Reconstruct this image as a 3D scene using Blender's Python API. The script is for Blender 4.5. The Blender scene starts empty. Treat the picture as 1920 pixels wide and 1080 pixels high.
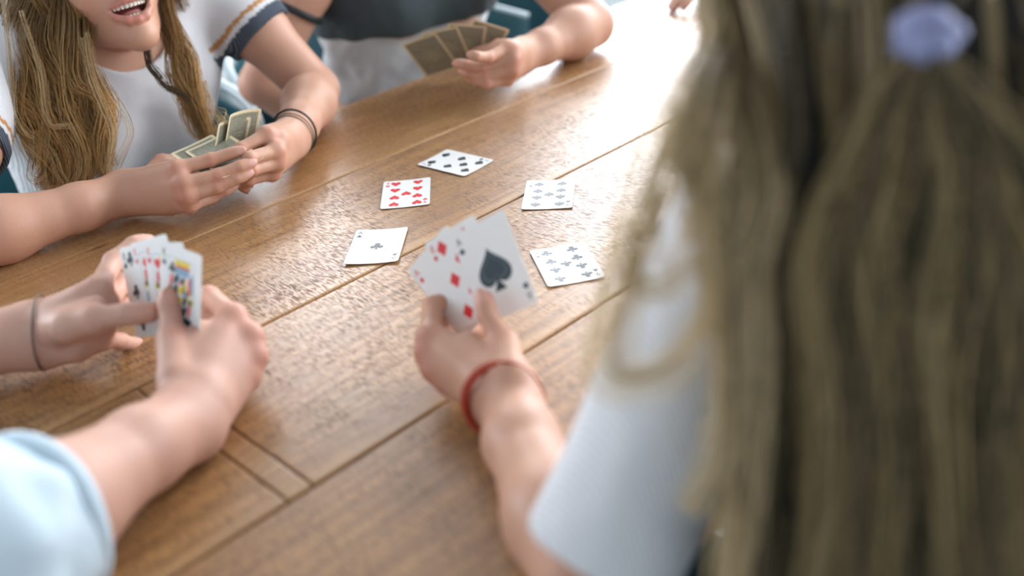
import bpy, bmesh, math, random
import numpy as np
from mathutils import Vector, Matrix

random.seed(7); RNG = np.random.default_rng(7)
scene = bpy.context.scene
COL = scene.collection
TZ = 0.75                                   # height of the table top

# ------------------------------------------------------------------ camera
CAM_R = np.array([0.69756658, -0.71156291, -0.0841373])
CAM_U = np.array([0.39987994, 0.28917184, 0.8697561])
CAM_F = np.array([0.59455605, 0.64035761, -0.48625635])
CAM_C = np.array([0.0, 0.0, 0.52387 + TZ])
FPX = 1887.09
cam_data = bpy.data.cameras.new('camera')
cam = bpy.data.objects.new('camera', cam_data); COL.objects.link(cam)
cam_data.sensor_width = 36.0
cam_data.lens = 36.0 * FPX / 1920.0
cam_data.clip_start = 0.02
M = Matrix.Identity(4)
for i in range(3):
    M[i][0], M[i][1], M[i][2], M[i][3] = CAM_R[i], CAM_U[i], -CAM_F[i], CAM_C[i]
cam.matrix_world = M
cam_data.dof.use_dof = True
cam_data.dof.focus_distance = 1.22
cam_data.dof.aperture_fstop = 1.9
scene.camera = cam

# ------------------------------------------------------------------ sky and exposure
world = bpy.data.worlds.new('overcast_sky'); scene.world = world
world.use_nodes = True
bg = world.node_tree.nodes['Background']
bg.inputs['Color'].default_value = (0.91, 0.945, 1.0, 1)
bg.inputs['Strength'].default_value = 9.0
scene.view_settings.view_transform = 'Standard'
scene.view_settings.look = 'None'
scene.view_settings.exposure = 0.33
scene.view_settings.gamma = 1.0
scene.view_settings.use_curve_mapping = False
scene.cycles.use_denoising = True
scene.cycles.max_bounces = 8
scene.cycles.diffuse_bounces = 5
scene.cycles.sample_clamp_indirect = 8.0

# ------------------------------------------------------------------ helpers
def pix(x, y, t):
    """photo pixel + depth along the view axis -> world point"""
    return CAM_C + t * (CAM_F + CAM_R * (x - 960) / FPX + CAM_U * (540 - y) / FPX)

def pixz(x, y, z):
    """photo pixel on the horizontal plane z above the table top"""
    d = CAM_F + CAM_R * (x - 960) / FPX + CAM_U * (540 - y) / FPX
    return CAM_C + d * ((z + TZ - CAM_C[2]) / d[2])

def link(o, parent=None):
    COL.objects.link(o)
    if parent is not None: o.parent = parent
    return o

def mesh_obj(name, verts, faces, mat=None, parent=None, smooth=False):
    me = bpy.data.meshes.new(name)
    me.from_pydata([tuple(map(float, v)) for v in verts], [], faces)
    me.update()
    if smooth: me.polygons.foreach_set('use_smooth', [True] * len(me.polygons))
    if mat: me.materials.append(mat)
    return link(bpy.data.objects.new(name, me), parent)

def np_mesh(name, V, Fq, mat=None, parent=None, smooth=True, attrs=None):
    """fast mesh from numpy vertices (n,3) and equal-sized faces (m,k)"""
    V = np.ascontiguousarray(V, np.float32); Fq = np.ascontiguousarray(Fq, np.int32)
    m, k = Fq.shape
    me = bpy.data.meshes.new(name)
    me.vertices.add(len(V)); me.vertices.foreach_set('co', V.ravel())
    me.loops.add(m * k); me.loops.foreach_set('vertex_index', Fq.ravel())
    me.polygons.add(m)
    me.polygons.foreach_set('loop_start', np.arange(0, m * k, k, dtype=np.int32))
    me.polygons.foreach_set('use_smooth', np.full(m, smooth, bool))
    me.update(calc_edges=True); me.validate()
    for nm, arr in (attrs or {}).items():
        a = me.color_attributes.new(nm, 'FLOAT_COLOR', 'POINT')
        a.data.foreach_set('color', np.ascontiguousarray(arr, np.float32).ravel())
    if mat: me.materials.append(mat)
    return link(bpy.data.objects.new(name, me), parent)

def empty(name, loc=(0, 0, 0), label=None, cat=None, group=None):
    o = link(bpy.data.objects.new(name, None)); o.location = [float(c) for c in loc]
    o.empty_display_size = 0.05
    tag(o, label, cat, group); return o

def tag(o, label=None, cat=None, group=None, kind=None):
    if label: o['label'] = label
    if cat: o['category'] = cat
    if group: o['group'] = group
    if kind: o['kind'] = kind
    return o

def box_vf(x0, x1, y0, y1, z0, z1):
    v = [(x, y, z) for z in (z0, z1) for y in (y0, y1) for x in (x0, x1)]
    f = [(0, 2, 3, 1), (4, 5, 7, 6), (0, 1, 5, 4), (2, 6, 7, 3), (0, 4, 6, 2), (1, 3, 7, 5)]
    return v, f

def boxes(name, lst, mat=None, parent=None, bevel=0.0):
    V, Fc = [], []
    for b in lst:
        v, f = box_vf(*b); n = len(V)
        V += v; Fc += [tuple(i + n for i in q) for q in f]
    o = mesh_obj(name, V, Fc, mat, parent)
    if bevel:
        m = o.modifiers.new('bevel', 'BEVEL'); m.width = bevel; m.segments = 3
    return o

def tube(name, pts, rad, mat=None, parent=None, sides=8, closed=False):
    """round tube along a polyline; rad is a number or one per point"""
    P = np.asarray(pts, float); n = len(P)
    r = np.full(n, rad) if np.isscalar(rad) else np.asarray(rad, float)
    if closed: T = np.roll(P, -1, 0) - np.roll(P, 1, 0)
    else: T = np.gradient(P, axis=0)
    T /= np.linalg.norm(T, axis=1)[:, None] + 1e-12
    ref = np.array([0.0, 0, 1]) if abs(T[0] @ [0, 0, 1]) < 0.9 else np.array([1.0, 0, 0])
    N = []; a = ref
    for t in T:
        a = a - t * (a @ t); a /= np.linalg.norm(a) + 1e-12; N.append(a)
    N = np.array(N); B = np.cross(T, N)
    th = np.linspace(0, 2 * np.pi, sides, endpoint=False)
    V = (P[:, None] + r[:, None, None] * (np.cos(th)[None, :, None] * N[:, None] + np.sin(th)[None, :, None] * B[:, None])).reshape(-1, 3)
    i = np.arange(n if closed else n - 1)[:, None]; j = np.arange(sides)[None]
    i2 = (i + 1) % n; j2 = (j + 1) % sides
    Q = np.stack([i * sides + j, i * sides + j2, i2 * sides + j2, i2 * sides + j], -1).reshape(-1, 4)
    if mat is None: return V, Q
    return np_mesh(name, V, Q, mat, parent)

class NT:
    """tiny node-tree writer"""
    def __init__(s, name):
        s.m = bpy.data.materials.new(name); s.m.use_nodes = True
        s.t = s.m.node_tree; s.b = s.t.nodes['Principled BSDF']; s.out = s.t.nodes['Material Output']
    def n(s, typ, **kw):
        nd = s.t.nodes.new(typ)
        for k, v in kw.items():
            if k.startswith('_'): setattr(nd, k[1:], v)
            else:
                key = int(k[1:]) if k[0] == 'i' and k[1:].isdigit() else k.replace('_', ' ')
                s.set(nd.inputs[key], v)
        return nd
    def set(s, inp, v):
        if isinstance(v, bpy.types.NodeSocket): s.t.links.new(v, inp)
        else: inp.default_value = v
    def p(s, **kw):
        for k, v in kw.items(): s.set(s.b.inputs[k.replace('_', ' ')], v)
    def math(s, op, a, b=0.0, c=0.0):
        nd = s.n('ShaderNodeMath', _operation=op)
        s.set(nd.inputs[0], a); s.set(nd.inputs[1], b); s.set(nd.inputs[2], c)
        return nd.outputs[0]
    def mix(s, fac, a, b, typ='MIX'):
        nd = s.n('ShaderNodeMix', _data_type='RGBA', _blend_type=typ)
        s.set(nd.inputs[0], fac); s.set(nd.inputs[6], a); s.set(nd.inputs[7], b)
        return nd.outputs[2]
    def ramp(s, fac, stops):
        nd = s.n('ShaderNodeValToRGB'); s.set(nd.inputs[0], fac)
        e = nd.color_ramp.elements
        while len(e) < len(stops): e.new(0.5)
        for k, (pos, col) in enumerate(stops):
            e[k].position = pos; e[k].color = (*col, 1) if len(col) == 3 else col
        return nd.outputs[0]
    def obj(s): return s.n('ShaderNodeTexCoord').outputs['Object']
    def mapping(s, vec, scale=(1, 1, 1), loc=(0, 0, 0), rot=(0, 0, 0)):
        nd = s.n('ShaderNodeMapping'); s.set(nd.inputs['Vector'], vec)
        nd.inputs['Scale'].default_value = scale; nd.inputs['Location'].default_value = loc; nd.inputs['Rotation'].default_value = rot
        return nd.outputs[0]
    def noise(s, vec, scale=5, detail=3, rough=0.5, dist=0.0):
        nd = s.n('ShaderNodeTexNoise'); s.set(nd.inputs['Vector'], vec)
        nd.inputs['Scale'].default_value = scale; nd.inputs['Detail'].default_value = detail
        nd.inputs['Roughness'].default_value = rough; nd.inputs['Distortion'].default_value = dist
        return nd.outputs['Fac']
    def bump(s, h, strength=0.3, dist=0.001):
        nd = s.n('ShaderNodeBump'); s.set(nd.inputs['Height'], h)
        nd.inputs['Strength'].default_value = strength; nd.inputs['Distance'].default_value = dist
        return nd.outputs[0]

def plain(name, col, rough=0.5, spec=0.5, metal=0.0, var=0.06, scale=30, bump=0.0):
    t = NT(name)
    nz = t.noise(t.obj(), scale, 3)
    c = t.mix(nz, (*[c * (1 - var) for c in col], 1), (*[min(1, c * (1 + var)) for c in col], 1))
    t.p(Base_Color=c, Roughness=rough, Metallic=metal, Specular_IOR_Level=spec)
    if bump: t.p(Normal=t.bump(t.noise(t.obj(), scale * 6, 2), bump, 0.001))
    return t.m

# ------------------------------------------------------------------ room
M_WALL = plain('white_plaster', (0.42, 0.44, 0.45), 0.9, 0.2, var=0.03, scale=4)
M_CEIL = plain('ceiling_paint', (0.26, 0.27, 0.28), 0.95, 0.2, var=0.01, scale=3)
M_FRAME = plain('window_frame_paint', (0.75, 0.76, 0.76), 0.5, 0.4, var=0.02)
def floor_mat():
    t = NT('pale_concrete_floor'); o = t.obj()
    a = t.noise(o, 1.2, 5, 0.6); b = t.noise(o, 22, 4, 0.6)
    c = t.ramp(a, [(0.3, (0.44, 0.52, 0.53)), (0.7, (0.58, 0.65, 0.66))])
    c = t.mix(t.math('MULTIPLY', b, 0.25), c, (0.34, 0.41, 0.42, 1))
    t.p(Base_Color=c, Roughness=t.math('MULTIPLY_ADD', b, 0.25, 0.28), Specular_IOR_Level=0.5)
    return t.m
def glass_mat():
    t = NT('window_glass'); t.t.nodes.remove(t.b)
    tr = t.n('ShaderNodeBsdfTransparent'); gl = t.n('ShaderNodeBsdfGlossy'); gl.inputs['Roughness'].default_value = 0.02
    lw = t.n('ShaderNodeLayerWeight'); lw.inputs['Blend'].default_value = 0.5
    fr = t.math('MULTIPLY_ADD', t.math('POWER', lw.outputs['Facing'], 5.0), 0.9, 0.04)
    mx = t.n('ShaderNodeMixShader'); t.set(mx.inputs[0], fr); t.set(mx.inputs[1], tr.outputs[0]); t.set(mx.inputs[2], gl.outputs[0])
    t.set(t.out.inputs['Surface'], mx.outputs[0]); return t.m
M_GLASS = glass_mat()
X0, X1, Y0, Y1, H = -2.4, 3.5, -2.8, 4.0, 3.5
tag(boxes('floor', [(X0 - .2, X1 + .2, Y0 - .2, Y1 + .2, -.1, 0)], floor_mat()), kind='structure')
tag(boxes('ceiling', [(X0 - .2, X1 + .2, Y0 - .2, Y1 + .2, H, H + .1)], M_CEIL), kind='structure')
tag(boxes('wall_left', [(X0 - .2, X0, Y0 - .2, Y1 + .2, 0, H)], M_WALL), kind='structure')
WR = [(-2.4, -0.5), (-0.3, 1.6), (1.8, 3.7)]           # window spans on the right wall (y)
WB = [(-1.7, -0.3), (1.95, 3.3)]             # window spans on the back wall (x)
WF = []
WZ0, WZ1 = 0.25, 3.25
def wall_pieces(spans, a0, a1):
    out = [(a0, a1, 0, WZ0), (a0, a1, WZ1, H)]; e = a0
    for s0, s1 in spans: out.append((e, s0, WZ0, WZ1)); e = s1
    out.append((e, a1, WZ0, WZ1)); return out
tag(boxes('wall_right', [(X1, X1 + .2, a, b, c, d) for a, b, c, d in wall_pieces(WR, Y0 - .2, Y1 + .2)], M_WALL), kind='structure')
tag(boxes('wall_back', [(a, b, Y1, Y1 + .2, c, d) for a, b, c, d in wall_pieces(WB, X0, X1)], M_WALL), kind='structure')
tag(boxes('wall_front', [(a, b, Y0 - .2, Y0, c, d) for a, b, c, d in wall_pieces(WF, X0, X1)], M_WALL), kind='structure')
def window(n, axis, s0, s1, pos):
    fr = []; w = 0.05
    mids = [s0 + (s1 - s0) * k / 2 for k in range(3)]
    def add(a, b, z0, z1):
        fr.append((pos + .06, pos + .13, a, b, z0, z1) if axis == 'x' else (a, b, pos + .06, pos + .13, z0, z1))
    add(s0, s1, WZ0, WZ0 + w); add(s0, s1, WZ1 - w, WZ1)
    for k, mm in enumerate(mids):
        a = min(max(mm - w / 2, s0), s1 - w); add(a, a + w, WZ0 + w, WZ1 - w)
    o = boxes('window_%d' % n, fr, M_FRAME); tag(o, kind='structure')
    for k in range(2):
        a, b = mids[k] + w / 2, mids[k + 1] - w / 2
        bx = (pos + .09, pos + .096, a, b, WZ0 + w, WZ1 - w) if axis == 'x' else (a, b, pos + .09, pos + .096, WZ0 + w, WZ1 - w)
        boxes('pane', [bx], M_GLASS, o)
    L = bpy.data.lights.new('daylight_portal', 'AREA'); L.shape = 'RECTANGLE'
    L.size = s1 - s0; L.size_y = WZ1 - WZ0; L.cycles.is_portal = True
    lo = link(bpy.data.objects.new('daylight_portal', L))
    c = (s0 + s1) / 2; zc = (WZ0 + WZ1) / 2
    if axis == 'x': lo.location = (pos + .05, c, zc); lo.rotation_euler = (math.pi / 2, 0, math.pi / 2)
    elif pos > 0: lo.location = (c, pos + .05, zc); lo.rotation_euler = (math.pi / 2, 0, math.pi)
    else: lo.location = (c, pos + .15, zc); lo.rotation_euler = (math.pi / 2, 0, 0)
    if axis == 'x': d = Vector((-1, 0, 0))
    else: d = Vector((0, -1, 0)) if pos > 0 else Vector((0, 1, 0))
    lo.rotation_euler = d.to_track_quat('-Z', 'Y').to_euler()
k = 1
for s0, s1 in WR: window(k, 'x', s0, s1, X1); k += 1
for s0, s1 in WB: window(k, 'y', s0, s1, Y1); k += 1
for s0, s1 in WF: window(k, 'y', s0, s1, Y0 - .2); k += 1

# ------------------------------------------------------------------ table
def wood_mat(name, tint=1.0, saw=1.0, gloss=0.30):
    t = NT(name)
    rnd = t.n('ShaderNodeObjectInfo').outputs['Random']
    o = t.obj()
    add = t.n('ShaderNodeVectorMath', _operation='ADD'); t.set(add.inputs[0], o)
    cmb = t.n('ShaderNodeCombineXYZ'); t.set(cmb.inputs[0], t.math('MULTIPLY', rnd, 37.0)); t.set(cmb.inputs[1], t.math('MULTIPLY', rnd, 11.0))
    t.set(add.inputs[1], cmb.outputs[0]); v = add.outputs[0]
    sep = t.n('ShaderNodeSeparateXYZ'); t.set(sep.inputs[0], o); y = sep.outputs[1]
    warp = t.noise(t.mapping(v, (1.3, 3.0, 1)), 2.0, 2)
    # broad figure: contour rings of a stretched field
    fld = t.noise(t.mapping(v, (0.9, 5.5, 1)), 1.5, 1.5, 0.45, 0.25)
    rings = t.math('FRACT', t.math('MULTIPLY', fld, 17.0))
    rings = t.math('ABSOLUTE', t.math('SUBTRACT', t.math('MULTIPLY', rings, 2.0), 1.0))
    grain = t.noise(t.mapping(v, (4.0, 130.0, 4)), 1.0, 5, 0.65)
    sawn = t.noise(t.mapping(v, (430.0, 85.0, 9), rot=(0, 0, 0.10)), 1.0, 2, 0.6, 0.4)
    saw2 = t.noise(t.mapping(v, (38.0, 9.0, 5), rot=(0, 0, -0.06)), 1.0, 3, 0.75)
    blot = t.noise(t.mapping(v, (2.2, 6, 1)), 1.6, 4, 0.6)
    k = tint
    base = t.ramp(fld, [(0.30, (0.37 * k, 0.178 * k, 0.060 * k)), (0.52, (0.50 * k, 0.262 * k, 0.100 * k)), (0.72, (0.58 * k, 0.330 * k, 0.145 * k))])
    c = t.mix(t.math('MULTIPLY', t.math('POWER', rings, 3.0), 0.42), base, (0.20 * k, 0.088 * k, 0.030 * k, 1))
    g = t.ramp(grain, [(0.36, (0, 0, 0)), (0.62, (1, 1, 1))])
    c = t.mix(t.math('MULTIPLY', t.math('SUBTRACT', 1.0, g), 0.50), c, (0.15 * k, 0.066 * k, 0.024 * k, 1))
    s = t.ramp(sawn, [(0.42, (0, 0, 0)), (0.54, (1, 1, 1))])
    s2 = t.ramp(saw2, [(0.38, (0, 0, 0)), (0.60, (1, 1, 1))])
    marks = t.math('MULTIPLY', t.math('SUBTRACT', 1.0, s), t.math('MULTIPLY_ADD', t.math('SUBTRACT', 1.0, s2), 0.5, 0.5))
    patch = t.ramp(blot, [(0.30, (0.55, 0.55, 0.55)), (0.60, (1, 1, 1))])
    marks = t.math('MULTIPLY', marks, patch)
    c = t.mix(t.math('MULTIPLY', marks, 0.80 * saw), c, (0.10 * k, 0.046 * k, 0.018 * k, 1))
    # pale sapwood along the edge that faces the near side
    edge = t.math('SUBTRACT', y, t.math('MULTIPLY_ADD', warp, 0.010, -0.1195))
    sap = t.ramp(t.math('MULTIPLY_ADD', edge, -60.0, 0.5), [(0.30, (0, 0, 0)), (0.75, (1, 1, 1))])
    c = t.mix(t.math('MULTIPLY', sap, 0.40), c, (0.56 * k, 0.33 * k, 0.15 * k, 1))
    # dark knots and cracks
    vor = t.n('ShaderNodeTexVoronoi'); t.set(vor.inputs['Vector'], t.mapping(v, (3.2, 9.0, 1))); vor.inputs['Scale'].default_value = 1.0
    kn = t.ramp(t.math('ADD', vor.outputs['Distance'], t.math('MULTIPLY', grain, 0.05)), [(0.045, (1, 1, 1)), (0.085, (0, 0, 0))])
    c = t.mix(t.math('MULTIPLY', kn, 0.8), c, (0.05, 0.03, 0.018, 1))
    h = t.math('ADD', t.math('MULTIPLY', t.math('SUBTRACT', 1.0, marks), 1.0 * saw), t.math('MULTIPLY', g, 0.35))
    rough = t.math('MULTIPLY_ADD', marks, 0.22 * saw, gloss)
    t.p(Base_Color=c, Roughness=rough, Specular_IOR_Level=0.6, Coat_Weight=t.math('MULTIPLY_ADD', marks, -0.36, 0.38), Coat_Roughness=t.math('MULTIPLY_ADD', marks, 0.25, 0.26), Normal=t.bump(h, 0.20, 0.0007))
    return t.m
M_WOOD = wood_mat('sawn_oak_plank')
M_WOOD_SMOOTH = wood_mat('smooth_oak_plank', 0.92, 0.35, 0.26)
M_STEEL = plain('black_steel', (0.02, 0.022, 0.024), 0.45, 0.5, 0.6)
TX0, TX1 = -0.02, 2.28
TH = 0.042
table = empty('dining_table', (1.15, 0.85, 0), 'long plank-topped wooden dining table with cards dealt on it', 'table')
def plank(x0, x1, y0, y1, mat, gap=0.0016, dz=0.0):
    cx, cy = (x0 + x1) / 2, (y0 + y1) / 2
    a, b = (x1 - x0) / 2 - gap / 3, (y1 - y0) / 2 - gap
    o = boxes('plank', [(-a, a, -b, b, -TH, 0)], mat, table, 0.0022)
    o.location = (cx - 1.15, cy - 0.85, TZ + dz); return o
JY = [0.335, 0.592, 0.849, 1.106, 1.352]
plank(TX0, TX1, JY[0], JY[1], M_WOOD)
plank(TX0, 0.285, JY[1], JY[2], M_WOOD)
plank(0.310, TX1, JY[1], JY[2], M_WOOD)
s = plank(0.285, 0.310, JY[1], JY[2], M_WOOD_SMOOTH); s.name = 'cross_strip'
plank(TX0, TX1, JY[2], JY[3], M_WOOD)
plank(TX0, TX1, JY[3], JY[4], M_WOOD_SMOOTH)
boxes('sub_frame', [(TX0 + .15 - 1.15, TX1 - .15 - 1.15, a - .85, a + .06 - .85, TZ - TH - .07, TZ - TH - .0015) for a in (.45, 1.18)]
      + [(a - 1.15, a + .06 - 1.15, .51 - .85, 1.18 - .85, TZ - TH - .07, TZ - TH - .0015) for a in (.22, 2.0)], M_STEEL, table, 0.003)
for lx in (.22, 2.0):
    for ly in (.45, 1.18):
        boxes('leg', [(lx - 1.15, lx + .06 - 1.15, ly - .85, ly + .06 - .85, 0, TZ - TH - .071)], M_STEEL, table, 0.003)
# ------------------------------------------------------------------ playing cards
CW, CL, CR, CT = 0.0635, 0.0889, 0.0035, 0.0003
M_CARD = plain('card_stock', (0.82, 0.82, 0.80), 0.30, 0.5, var=0.01)
M_RED = plain('red_ink', (0.72, 0.025, 0.03), 0.30, 0.5, var=0.03)
M_BLACK = plain('black_ink', (0.012, 0.030, 0.036), 0.30, 0.55, var=0.03)
M_YELLOW = plain('yellow_ink', (0.80, 0.60, 0.04), 0.30, 0.5, var=0.03)
M_BLUE = plain('blue_ink', (0.22, 0.38, 0.52), 0.30, 0.5, var=0.03)
M_CREAM = plain('cream_card_border', (0.74, 0.64, 0.42), 0.35, 0.45, var=0.03)
def back_mat():
    t = NT('engraved_back_ink'); o = t.obj()
    w = t.n('ShaderNodeTexVoronoi', _feature='DISTANCE_TO_EDGE'); t.set(w.inputs['Vector'], o); w.inputs['Scale'].default_value = 900
    m = t.ramp(w.outputs['Distance'], [(0.08, (0.40, 0.39, 0.29)), (0.24, (0.065, 0.080, 0.064))])
    t.p(Base_Color=m, Roughness=0.35); return t.m
M_BACK = back_mat()
M_BACKLIGHT = plain('pale_back_ink', (0.42, 0.39, 0.26), 0.35, 0.5)
M_BACKLINE = plain('back_line_ink', (0.13, 0.14, 0.11), 0.35, 0.5)

def pip_outline(s):
    P = []
    if s == 'D': return [(0, .5), (-.39, 0), (0, -.5), (.39, 0)]
    if s in 'HS':
        for i in range(40):
            a = 2 * math.pi * i / 40
            x = 16 * math.sin(a) ** 3; y = 13 * math.cos(a) - 5 * math.cos(2 * a) - 2 * math.cos(3 * a) - math.cos(4 * a)
            P.append((x / 34.0, (y + 2.5) / 29.0))
        if s == 'S': P = [(x, -y * 0.86 + 0.07) for x, y in P]
        return P
    if s == 'C':
        R = 0.215
        for i in range(14):
            a = math.radians(-35 + 250 * i / 13); P.append((R * math.cos(a), .27 + R * math.sin(a)))
        for i in range(14):
            a = math.radians(75 + 250 * i / 13); P.append((-.265 + R * math.cos(a), -.11 + R * math.sin(a)))
        for i in range(14):
            a = math.radians(-145 + 250 * i / 13); P.append((.265 + R * math.cos(a), -.11 + R * math.sin(a)))
        return P
STEM = [(-.03, -.02), (-.05, -.30), (-.17, -.5), (.17, -.5), (.05, -.30), (.03, -.02)]

def poly_mesh(polys, zf):
    """flat coloured print: list of 2-D outlines -> one mesh lying on the card"""
    bm = bmesh.new()
    for P in polys:
        vs = [bm.verts.new((x, y, zf(x, y))) for x, y in P]
        f = bm.faces.new(vs)
        if f.calc_area() and f.normal.z < 0: f.normal_flip()
    bm.normal_update()
    for f in bm.faces:
        if f.normal.z < 0: f.normal_flip()
    bmesh.ops.triangulate(bm, faces=bm.faces[:])
    me = bpy.data.meshes.new('print'); bm.to_mesh(me); bm.free(); return me

_glyph = {}
def glyph(ch):
    if ch not in _glyph:
        cu = bpy.data.curves.new('glyph', 'FONT'); cu.body = ch; cu.align_x = 'CENTER'; cu.size = 1.0
        o = bpy.data.objects.new('glyph', cu); COL.objects.link(o)
        me = bpy.data.meshes.new_from_object(o.evaluated_get(bpy.context.evaluated_depsgraph_get()))
        V = [tuple(v.co) for v in me.vertices]; Fc = [tuple(p.vertices) for p in me.polygons]
        bpy.data.objects.remove(o); bpy.data.curves.remove(cu)
        _glyph[ch] = (V, Fc)
    return _glyph[ch]

LAY = {'9': [(-.235, .36, 1), (.235, .36, 1), (-.235, .12, 1), (.235, .12, 1), (0, 0.0, -1), (-.235, -.12, -1), (.235, -.12, -1), (-.235, -.36, -1), (.235, -.36, -1)],
       '8': [(-.235, .36, 1), (.235, .36, 1), (-.235, 0, 1), (.235, 0, 1), (0, .18, 1), (0, -.18, -1), (-.235, -.36, -1), (.235, -.36, -1)],
       '7': [(-.235, .36, 1), (.235, .36, 1), (-.235, 0, 1), (.235, 0, 1), (0, .18, 1), (-.235, -.36, -1), (.235, -.36, -1)],
       'A': [(0, 0, 1)], 'K': []}

def make_card(rank, suit, label, group=None, bend=0.0, bendy=0.0, back=False, nine_flip=-1, name='playing_card'):
    """card in its own frame: face up (+z), top edge at +y. back=True prints the reverse on +z instead."""
    hw, hl = CW / 2, CL / 2
    zb = lambda x, y: bend * (x * x) + bendy * (y * y)
    rows = [-hl, -hl + .0006, -hl + .0018, -hl + CR] + list(np.linspace(-hl + CR, hl - CR, 9)[1:-1]) + [hl - CR, hl - .0018, hl - .0006, hl]
    V = []; nx = 9
    for lay in (1, 0):
        for y in rows:
            d = max(0, abs(y) - (hl - CR)); w = hw - (CR - math.sqrt(max(0, CR * CR - d * d)))
            for x in np.linspace(-w, w, nx): V.append((x, y, zb(x, y) + (CT / 2 if lay else -CT / 2)))
    nr = len(rows); Fc = []; off = nr * nx
    for r in range(nr - 1):
        for q in range(nx - 1):
            a = r * nx + q; Fc.append((a, a + 1, a + nx + 1, a + nx)); b = a + off; Fc.append((b, b + nx, b + nx + 1, b + 1))
    per = [q for q in range(nx)] + [r * nx + nx - 1 for r in range(1, nr)] + [(nr - 1) * nx + q for q in range(nx - 2, -1, -1)] + [r * nx for r in range(nr - 2, 0, -1)]
    for i in range(len(per)):
        a, b = per[i], per[(i + 1) % len(per)]; Fc.append((b, a, a + off, b + off))
    card = mesh_obj(name, V, Fc, M_CREAM if back else M_CARD, smooth=False)
    tag(card, label, 'playing card', group)
    up = lambda e: (lambda x, y: zb(x, y) + CT / 2 + e)
    def part(nm, polys, mat, e=0.00012):
        me = poly_mesh(polys, up(e)); me.name = nm; me.materials.append(mat)
        return link(bpy.data.objects.new(nm, me), card)
    def ring(r0, r1, cx=0, cy=0, n=28):
        out = []
        for i in range(n):
            a, b = 2 * math.pi * i / n, 2 * math.pi * (i + 1) / n
            out.append([(cx + r * math.cos(t), cy + r * math.sin(t)) for r, t in ((r0, a), (r1, a), (r1, b), (r0, b))])
        return out
    if back:
        a, b = hw - .0042, hl - .0042
        g = [[(x0, y0), (x1, y0), (x1, y1), (x0, y1)] for x0, x1 in zip(np.linspace(-a, a, 7)[:-1], np.linspace(-a, a, 7)[1:]) for y0, y1 in zip(np.linspace(-b, b, 9)[:-1], np.linspace(-b, b, 9)[1:])]
        part('back_panel', g, M_BACK)
        c = a - .0035; d = b - .0035; w = .0006
        fr = []
        for x0, x1, y0, y1 in ((-c, c, d - w, d), (-c, c, -d, -d + w), (-c, -c + w, -d, d), (c - w, c, -d, d), (-c, c, .0165, .0165 + w), (-c, c, -.0165 - w, -.0165)):
            n = 6
            if x1 - x0 > y1 - y0: fr += [[(x0 + (x1 - x0) * i / n, y0), (x0 + (x1 - x0) * (i + 1) / n, y0), (x0 + (x1 - x0) * (i + 1) / n, y1), (x0 + (x1 - x0) * i / n, y1)] for i in range(n)]
            else: fr += [[(x0, y0 + (y1 - y0) * i / n), (x1, y0 + (y1 - y0) * i / n), (x1, y0 + (y1 - y0) * (i + 1) / n), (x0, y0 + (y1 - y0) * (i + 1) / n)] for i in range(n)]
        part('back_frame_line', fr, M_BACKLINE, .00022)
        part('back_medallion', ring(.0125, .0140) + ring(.0070, .0090) + ring(.0001, .0038), M_BACKLIGHT, .00022)
        return card
    ink = M_RED if suit in 'HD' else M_BLACK
    def pip(cx, cy, s, sgn, nm='pip'):
        polys = [[(cx + sgn * x * s, cy + sgn * y * s) for x, y in pip_outline(suit)]]
        if suit in 'SC': polys.append([(cx + sgn * x * s, cy + sgn * y * s) for x, y in STEM])
        part(nm, polys, ink)
    if rank == 'A' and suit == 'S':
        S = .039
        part('pip', [[(x * S, y * S * 1.05) for x, y in pip_outline('S')], [(x * S, y * S * 1.05) for x, y in STEM]], M_BLACK)
        part('pip_inlay', [[(x * S * .80, y * S * .82 + .0006) for x, y in pip_outline('S')]], M_GREYINK, .0002)
        part('pip_core', [[(x * S * .64, y * S * .66 + .0010) for x, y in pip_outline('S')]], M_BLACK, .0003)
    else:
        for x, y, sg in LAY[rank]:
            if rank == '9' and x == 0: sg = nine_flip
            pip(x * CW, y * CL, .0165 if rank == 'A' else (.0160 if suit == 'D' else .0140), sg)
    for sg in (1, -1):
        V2, F2 = glyph(rank)
        h = .0105; P2 = [(sg * (-hw + .0062 + x * h * .85), sg * (hl - .0125 + y * h)) for x, y, z in V2]
        me = bpy.data.meshes.new('index_mark')
        me.from_pydata([(x, y, up(.00012)(x, y)) for x, y in P2], [], F2); me.update()
        me.materials.append(ink); link(bpy.data.objects.new('index_mark', me), card)
        pip(sg * (-hw + .0062), sg * (hl - .0180), .0066, sg, 'index_pip')
    if rank == 'K':
        a, b = .0205, .0335
        def q(x0, x1, y0, y1, sh=0): return [(x0, y0), (x1, y0), (x1 + sh, y1), (x0 + sh, y1)]
        both = lambda L: L + [[(-x, -y) for x, y in P] for P in L]
        w = .0005
        part('court_frame', [q(-a, a, b - w, b), q(-a, a, -b, -b + w), q(-a, -a + w, -b, b), q(a - w, a, -b, b)], M_BLUE)
        part('court_crown', both([q(-.009, .0135, .0275, .0325, .001), q(-a + .001, -.008, .0005, .006), q(.006, .010, .006, .016, -.002), q(-.004, .004, .0020, .0085, .003), q(.013, .0165, .0015, .008)]), M_YELLOW)
        part('court_band', both([q(-.008, .0145, .0255, .0275), q(.011, .0145, .0025, .0185, .0015), q(-.0165, -.0125, .007, .017, .001), q(-.003, .001, .0095, .0145, .003)]), M_RED, .0002)
        for sg in (1, -1):
            part('court_face', [[(sg * x, sg * y) for x, y in q(-.008, .013, .0185, .0254, .001)]], M_BLUE, .00015)
            part('court_panel', [[(sg * x, sg * y) for x, y in q(.0160, .0192, .004, .0225)]], M_BLUE, .00015)
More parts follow.
